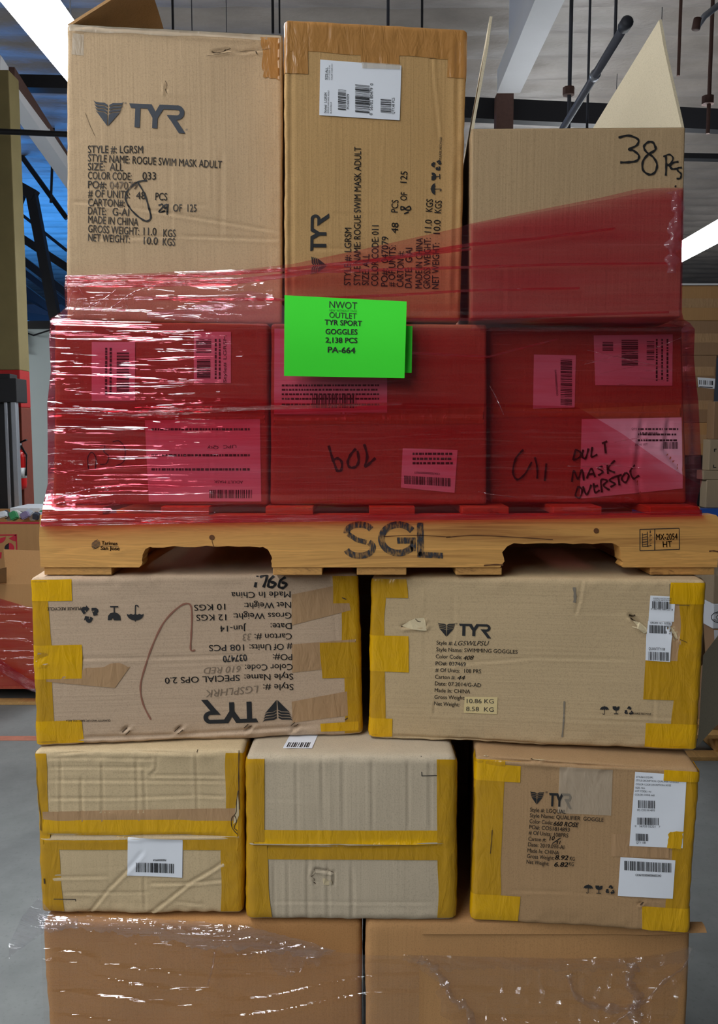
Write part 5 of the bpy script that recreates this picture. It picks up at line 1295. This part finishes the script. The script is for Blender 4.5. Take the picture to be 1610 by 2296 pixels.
# equipment mast at the left edge
ms = empty('lift_mast', pxz(18, 1400, 6.95)[:2] + (0,), 'black upright machine mast with two silver rails at the left edge', 'machine mast')
def strut(px0, px1, py0, py1, Y, mat, name, dep=.08, z0=None):
    a_ = at_depth([px0, px1], [py0, py0], Y); zb_ = 0.0 if py1 is None else float(at_depth(px0, py1, Y)[2])
    MB().bevbox(a_[0,0], a_[1,0], Y, Y + dep, zb_, a_[0,2], .006).build(name, M[mat], ms)
strut(-60, 9, 880, None, 6.99, 'black_metal', 'back_frame', .12); strut(-60, 36, 848, 902, 6.92, 'black_metal', 'head_block', .22); strut(-40, 22, 838, 850, 6.94, 'black_metal', 'head_plate', .15)
strut(8, 16, 898, None, 6.94, 'silver', 'rail', .06); strut(22, 34, 878, None, 6.93, 'silver', 'rail', .06); strut(15, 23, 890, None, 6.95, 'black_metal', 'mast_channel', .10)

# packages in a big bin behind the wrapped pallet at the left
zbin = 1.115
binY = 5.86
b0 = float(at_depth(-260, 1172, binY)[0]); b1 = float(at_depth(57, 1172, binY)[0]); b2 = float(at_depth(150, 1172, binY)[0])
bin_ = empty('open_bin', ((b0+b2)/2, binY, 0), 'large brown open bin with red and black printed shapes, full of loose packages', 'bin')
mb = MB()
for x0_, x1_, y0_, y1_ in ((b0, b2, binY, binY+.02), (b0, b2, binY+1.0, binY+1.02), (b0, b0+.02, binY+.02, binY+1.0), (b2-.02, b2, binY+.02, binY+1.0)): mb.box(x0_, x1_, y0_, y1_, 0, zbin)
mb.box(b0+.02, b2-.02, binY+.02, binY+1.0, .02, zbin - .16)
mb.build('bin_wall', M['card_brown'], bin_)
MB().box(b0, b2, binY-.003, binY-.0005, zbin-.012, zbin+.002).build('rim_stripe', M['red_print'], bin_)
Yb = binY - .002
flat_prints('red_print', [poly([(-60,1199),(36,1198),(36,1201),(-60,1202)]), poly([(35,1198),(38,1198),(39,1233),(36,1233)]), poly([(-3,1208)] + arc(-2,1203,15,0,100,10)), poly([(20,1207),(36,1198),(36,1214),(28,1212)]), poly([(20,1233),(20,1217)] + arc(20,1229,12,-90,18,8)), poly([(-40,1240),(4,1238),(3,1252),(-40,1256)])], Yb, M['red_print'], bin_)
flat_prints('black_print', [poly([(20,1233),(20,1217)] + arc(20,1229,10,-90,-198,8))], Yb, M['black_metal'], bin_)
tints = [((206,212,220), 'pale'), ((60,66,80), 'dark'), ((190,200,214), 'silver'), ((58,138,88), 'green'), ((216,218,214), 'white'), ((44,46,54), 'black'), ((126,114,150), 'violet'), ((170,180,196), 'grey')]
gg = random.Random(9)
for i in range(12):
    cpx = 6 + i * 8.4; Yi = binY + .10 + .07 * (i % 3)
    (cr, cn) = tints[i % 8] if i != 3 else tints[3]
    mt_ = plain('package_' + cn, srgb(*cr), .4)
    bm = bmesh.new(); bmesh.ops.create_cube(bm, size=1)
    p = at_depth(cpx, 1158 - gg.uniform(0, 8), Yi)
    from mathutils import Matrix
    bm.transform(Matrix.Translation(Vector(p)) @ Matrix.Rotation(gg.uniform(-.9, .9), 4, 'Y') @ Matrix.Rotation(gg.uniform(-.4, .4), 4, 'X') @ Matrix.Diagonal((gg.uniform(.04,.058), .045, gg.uniform(.045,.062), 1)))
    bmesh.ops.bevel(bm, geom=bm.edges[:], offset=.006, segments=2, affect='EDGES')
    bm.verts.index_update()
    o = mesh_obj('small_package', np.array([tuple(v.co) for v in bm.verts]), [[v.index for v in f.verts] for f in bm.faces], mt_, None, False); bm.free()
    n_ = i + 1
    place = ['first', 'second', 'third', 'fourth', 'fifth', 'sixth', 'seventh', 'eighth', 'ninth', 'tenth', 'eleventh', 'last'][i]
    tag(o, f'{cn} small package, {place} from the left in the heap filling the brown bin', 'package', 'packages heaped in the bin')
long_ = thing_mesh('flat_pack', MB().bevbox(float(at_depth(34,1140,6.5)[0]), float(at_depth(100,1140,6.5)[0]), 6.4, 6.75, zbin+.02, zbin+.05, .004), plain('flat_white', srgb(216,222,230), .4), 'long white flat pack lying across the back of the brown bin', 'package')
# red-wrapped open carton on a pallet in the left background
lw0 = float(at_depth(-300, 1400, 5.3)[0]); lw1 = float(at_depth(92, 1400, 5.3)[0])
zt_ = float(at_depth(40, 1310, 5.3)[2])
lp = empty('wooden_pallet', ((lw0+lw1)/2, 5.8, 0), 'low pallet under the red-wrapped carton at the left background', 'pallet')
for i in range(5): MB().box(lw0, lw1, 5.3 + i*.1, 5.38 + i*.1, .10, .12).build('deck_board', M['pine_long'], lp)
for x in (lw0, (lw0+lw1)/2 - .03, lw1 - .06): MB().box(x, x + .06, 5.32, 5.8, .02, .10).build('stringer', M['black_metal'], lp)
MB().box(lw0, lw1, 5.28, 5.36, 0.002, .02).build('bottom_board', M['pine_long'], lp)
oc = empty('open_carton', ((lw0+lw1)/2, 5.55, .121), 'open carton with raised front flap at the left background, lower part wrapped red', 'carton')
mb = MB()
for x0_, x1_, y0_, y1_ in ((lw0, lw1, 5.30, 5.315), (lw0, lw1, 5.785, 5.80), (lw0, lw0+.015, 5.315, 5.785), (lw1-.015, lw1, 5.315, 5.785)): mb.box(x0_, x1_, y0_, y1_, .121, zt_)
mb.box(lw0+.015, lw1-.015, 5.315, 5.785, .121, .14); mb.build('box_body', M['card_bulk_pale'], oc)
q = [pxz(15,1310,5.30), pxz(110,1311,5.30), pxz(112,1236,5.36), pxz(8,1232,5.36)]
MB().add(q + [(x, y + .006, z) for x, y, z in q], [(0,1,2,3),(7,6,5,4),(0,4,5,1),(1,5,6,2),(2,6,7,3),(3,7,4,0)]).build('top_flap', M['card_bulk_pale'], oc)
q = [pxz(-80,1310,5.30), pxz(14,1308,5.32), pxz(14,1272,5.12), pxz(-80,1292,5.12)]
MB().add(q + [(x, y + .006, z) for x, y, z in q], [(0,1,2,3),(7,6,5,4),(0,4,5,1),(1,5,6,2),(2,6,7,3),(3,7,4,0)]).build('top_flap', M['card_brown'], oc)
fw = empty('red_stretch_wrap', ((lw0+lw1)/2, 5.28, .15), 'red film round the open carton in the left background', 'stretch wrap')
nu, nv = 90, 90
U, V = np.meshgrid(np.linspace(0, 1, nu), np.linspace(0, 1, nv))
PX_ = -300 + 394 * U; top_ = np.interp(PX_, [-300, 0, 60, 94], [1320, 1342, 1360, 1366]); PY_ = top_ + (1545 - top_) * V
Yw = 5.292 - .012 * (1-np.abs(vn2(PX_/120, PY_/14, 4)))**4 - .01 * vn2(PX_/30, PY_/30, 6) * (V > .7)
mesh_obj('film_layer', at_depth(PX_, PY_, Yw).reshape(-1, 3), grid_faces(nu, nv, 0, True), M['film_deep'], fw)
PY2 = np.interp(PX_, [-300, 0, 60, 94], [1440, 1478, 1520, 1530]) + V * 26
mesh_obj('film_fold_or_glint', at_depth(PX_, PY2, 5.27 - .02 * np.abs(vn2(PX_/9, PY2/9, 8))).reshape(-1, 3), grid_faces(nu, nv, 0, True), M['film_rope'], fw)

# ------------------------------------------------------------------ right background: rack with cartons
def bg_box(name, label, px0, px1, py0, py1, Y, dep, mat, cat='carton', sit=None, tape=True, group='cartons on the rack at the right'):
    a_ = at_depth([px0, px1], [(py0+py1)/2]*2, Y); z1 = float(at_depth(px0, py0, Y)[2]); z0 = float(at_depth(px0, py1, Y)[2]) if sit is None else sit
    e_ = empty(name, ((a_[0,0]+a_[1,0])/2, Y + dep/2, z0), label, cat, group)
    MB().bevbox(a_[0,0], a_[1,0], Y, Y + dep, z0, z1, .005).build('box_body', M[mat], e_)
    if tape: zc_ = (z0+z1)/2; MB().box(a_[0,0]+.01, a_[1,0]-.01, Y - .001, Y - .0002, zc_ - .025, zc_ + .025).build('packing_tape', M['tape_old'], e_)
    return e_, z1
M['card_umber'] = cardboard('card_umber', srgb(150, 118, 88)); M['card_ash'] = cardboard('card_ash', srgb(168, 148, 122)); M['card_red'] = cardboard('card_red', srgb(176, 84, 62))  # mid-brown, ash and red board colours
zs = float(at_depth(1590, 1140, 4.62)[2])
rk = empty('storage_rack', (1.98, 4.9, 0), 'storage rack with a blue shelf beam at the right behind the pallet', 'rack')
MB().box(1.2, 2.9, 4.60, 4.66, zs - .09, zs).build('shelf_beam', M['blue_rack'], rk)
MB().box(1.2, 2.9, 5.50, 5.56, zs - .09, zs).build('shelf_beam', M['blue_rack'], rk)
MB().box(1.2, 2.9, 4.66, 5.50, zs - .03, zs).build('shelf_deck', M['dark_steel'], rk)
for x in (1.14, 2.9):
    for y in (4.60, 5.48): MB().box(x, x + .08, y, y + .08, 0, 2.0 if x < 2 else 4.2).build('upright', M['blue_rack'], rk)
zd = float(at_depth(1590, 1021, 4.8)[2])
thing_mesh('dark_block', MB().bevbox(1.25, 2.2, 4.74, 5.45, zs + .001, zd, .01), M['black_metal'], 'black block on the rack, shade painted in beneath the taller carton column', 'pallet')  # solid black block standing for the shadowed gap below the cartons
stack = [(1020, 948, 1593, 'card_brown', 'tan lowest carton of the rack column, on the black shade block'), (948, 868, 1601, 'card_umber', 'carton second from the bottom of the rack column, below the barcode label'),
         (868, 797, 1606, 'card_umber', 'carton with a white barcode label in the rack column'), (797, 719, 1640, 'card_umber', 'carton second from the top of the rack column with clear tape'), (719, 640, 1690, 'card_brown', 'wide top carton of the rack column with a white upper edge')]
z = zd + .0005
for i, (yb, yt, xr, mt_, lb) in enumerate(stack):
    e_, z1 = bg_box('shelf_carton', lb, 1440, xr, yt, yb, 4.8, .5, mt_, sit=z)
    if i == 2: flat_prints('barcode_label', [poly([(1564,846),(1604,849),(1602,872),(1566,868)])], 4.7985, M['label_white'], e_); flat_prints('label_print', bars(1568,852,1601,862,9,seed=5,skew=2) + [poly([(1568,866),(1598,868),(1598,870),(1568,868)])], 4.798, M['ink'], e_)
    if i == 4: a_ = at_depth([1440, xr], [640, 640], 4.8); MB().box(a_[0,0], a_[1,0], 4.79, 5.3, z1, z1 + .010).build('white_edge', M['white_paint'], e_)
    z = z1 + .0005
z = zs + .001
for i, (yb, yt, xl_, mt_, lb) in enumerate(((1114, 1076, 1584, 'card_ash', 'bottom carton of the short front stack on the rack'), (1076, 1055, 1577, 'card_ash', 'flat pale lid on the short front stack of the rack'), (1055, 985, 1590, 'card_ash', 'pale carton with black corner marks in the short front stack'), (985, 900, 1600, 'card_umber', 'grey-brown top carton of the short front stack'))):
    if i == 0: z = zs + .001
    e_, z1 = bg_box('shelf_carton', lb, xl_, 1720, yt, yb, 4.64 , .09 if i != 1 else .095, mt_, sit=z, tape=False)
    if i == 2: flat_prints('corner_mark', [poly([(1601,1006),(1607,1006),(1607,1008),(1603,1008),(1603,1013),(1601,1013)]), poly([(1599,1042),(1601,1042),(1601,1047),(1606,1047),(1606,1049),(1599,1049)])], 4.6385, M['ink'], e_)
    z = z1 + .0005
# cartons on a pallet below the rack
lpz = .12
rp = empty('wooden_pallet', (2.0, 4.9, 0), 'floor pallet below the rack at the right, mostly in shadow', 'pallet')
for i in range(6): MB().box(1.3, 2.6, 4.42 + i*.16, 4.52 + i*.16, .10, .12).build('deck_board', M['pine_long'], rp)
for x in (1.3, 1.93, 2.54): MB().box(x, x + .06, 4.44, 5.3, .02, .10).build('stringer', M['pine_long'], rp)
MB().box(1.3, 2.6, 4.36, 4.46, .001, .02).build('bottom_board', M['pine_long'], rp)
lev = [(1475, 'card_umber', 'brown carton at the base of the stack on the shaded floor pallet', None), (1440, 'card_umber', 'carton with a white sticker on the shaded floor pallet', 'w'), (1357, 'label_white', 'white box with an oval printed stamp on the shaded floor pallet', 's'), (1287, 'card_ash', 'pale carton topping the stack on the shaded floor pallet', None)]
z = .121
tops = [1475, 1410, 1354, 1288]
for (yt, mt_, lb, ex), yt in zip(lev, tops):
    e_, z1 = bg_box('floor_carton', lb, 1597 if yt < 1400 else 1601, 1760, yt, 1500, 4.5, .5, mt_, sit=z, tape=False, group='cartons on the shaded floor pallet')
    if ex == 'w': flat_prints('white_sticker', [poly([(1601,1413),(1640,1413),(1640,1438),(1602,1438)])], 4.4985, M['label_white'], e_)
    if ex == 's': flat_prints('oval_stamp', [stroke(arc(1618,1384,23,0,360,30,13), 1.6), stroke(arc(1618,1384,12,0,360,24,6), 1.2), text('NE', 1604,1378,1611,1376,5,(0,0,1)), text('MADE', 1599,1391,1612,1395,4,(0,0,1))], 4.4985, M['ink'], e_)
    z = z1 + .0005
r0 = at_depth([1572, 1596], [1300, 1300], 5.1)
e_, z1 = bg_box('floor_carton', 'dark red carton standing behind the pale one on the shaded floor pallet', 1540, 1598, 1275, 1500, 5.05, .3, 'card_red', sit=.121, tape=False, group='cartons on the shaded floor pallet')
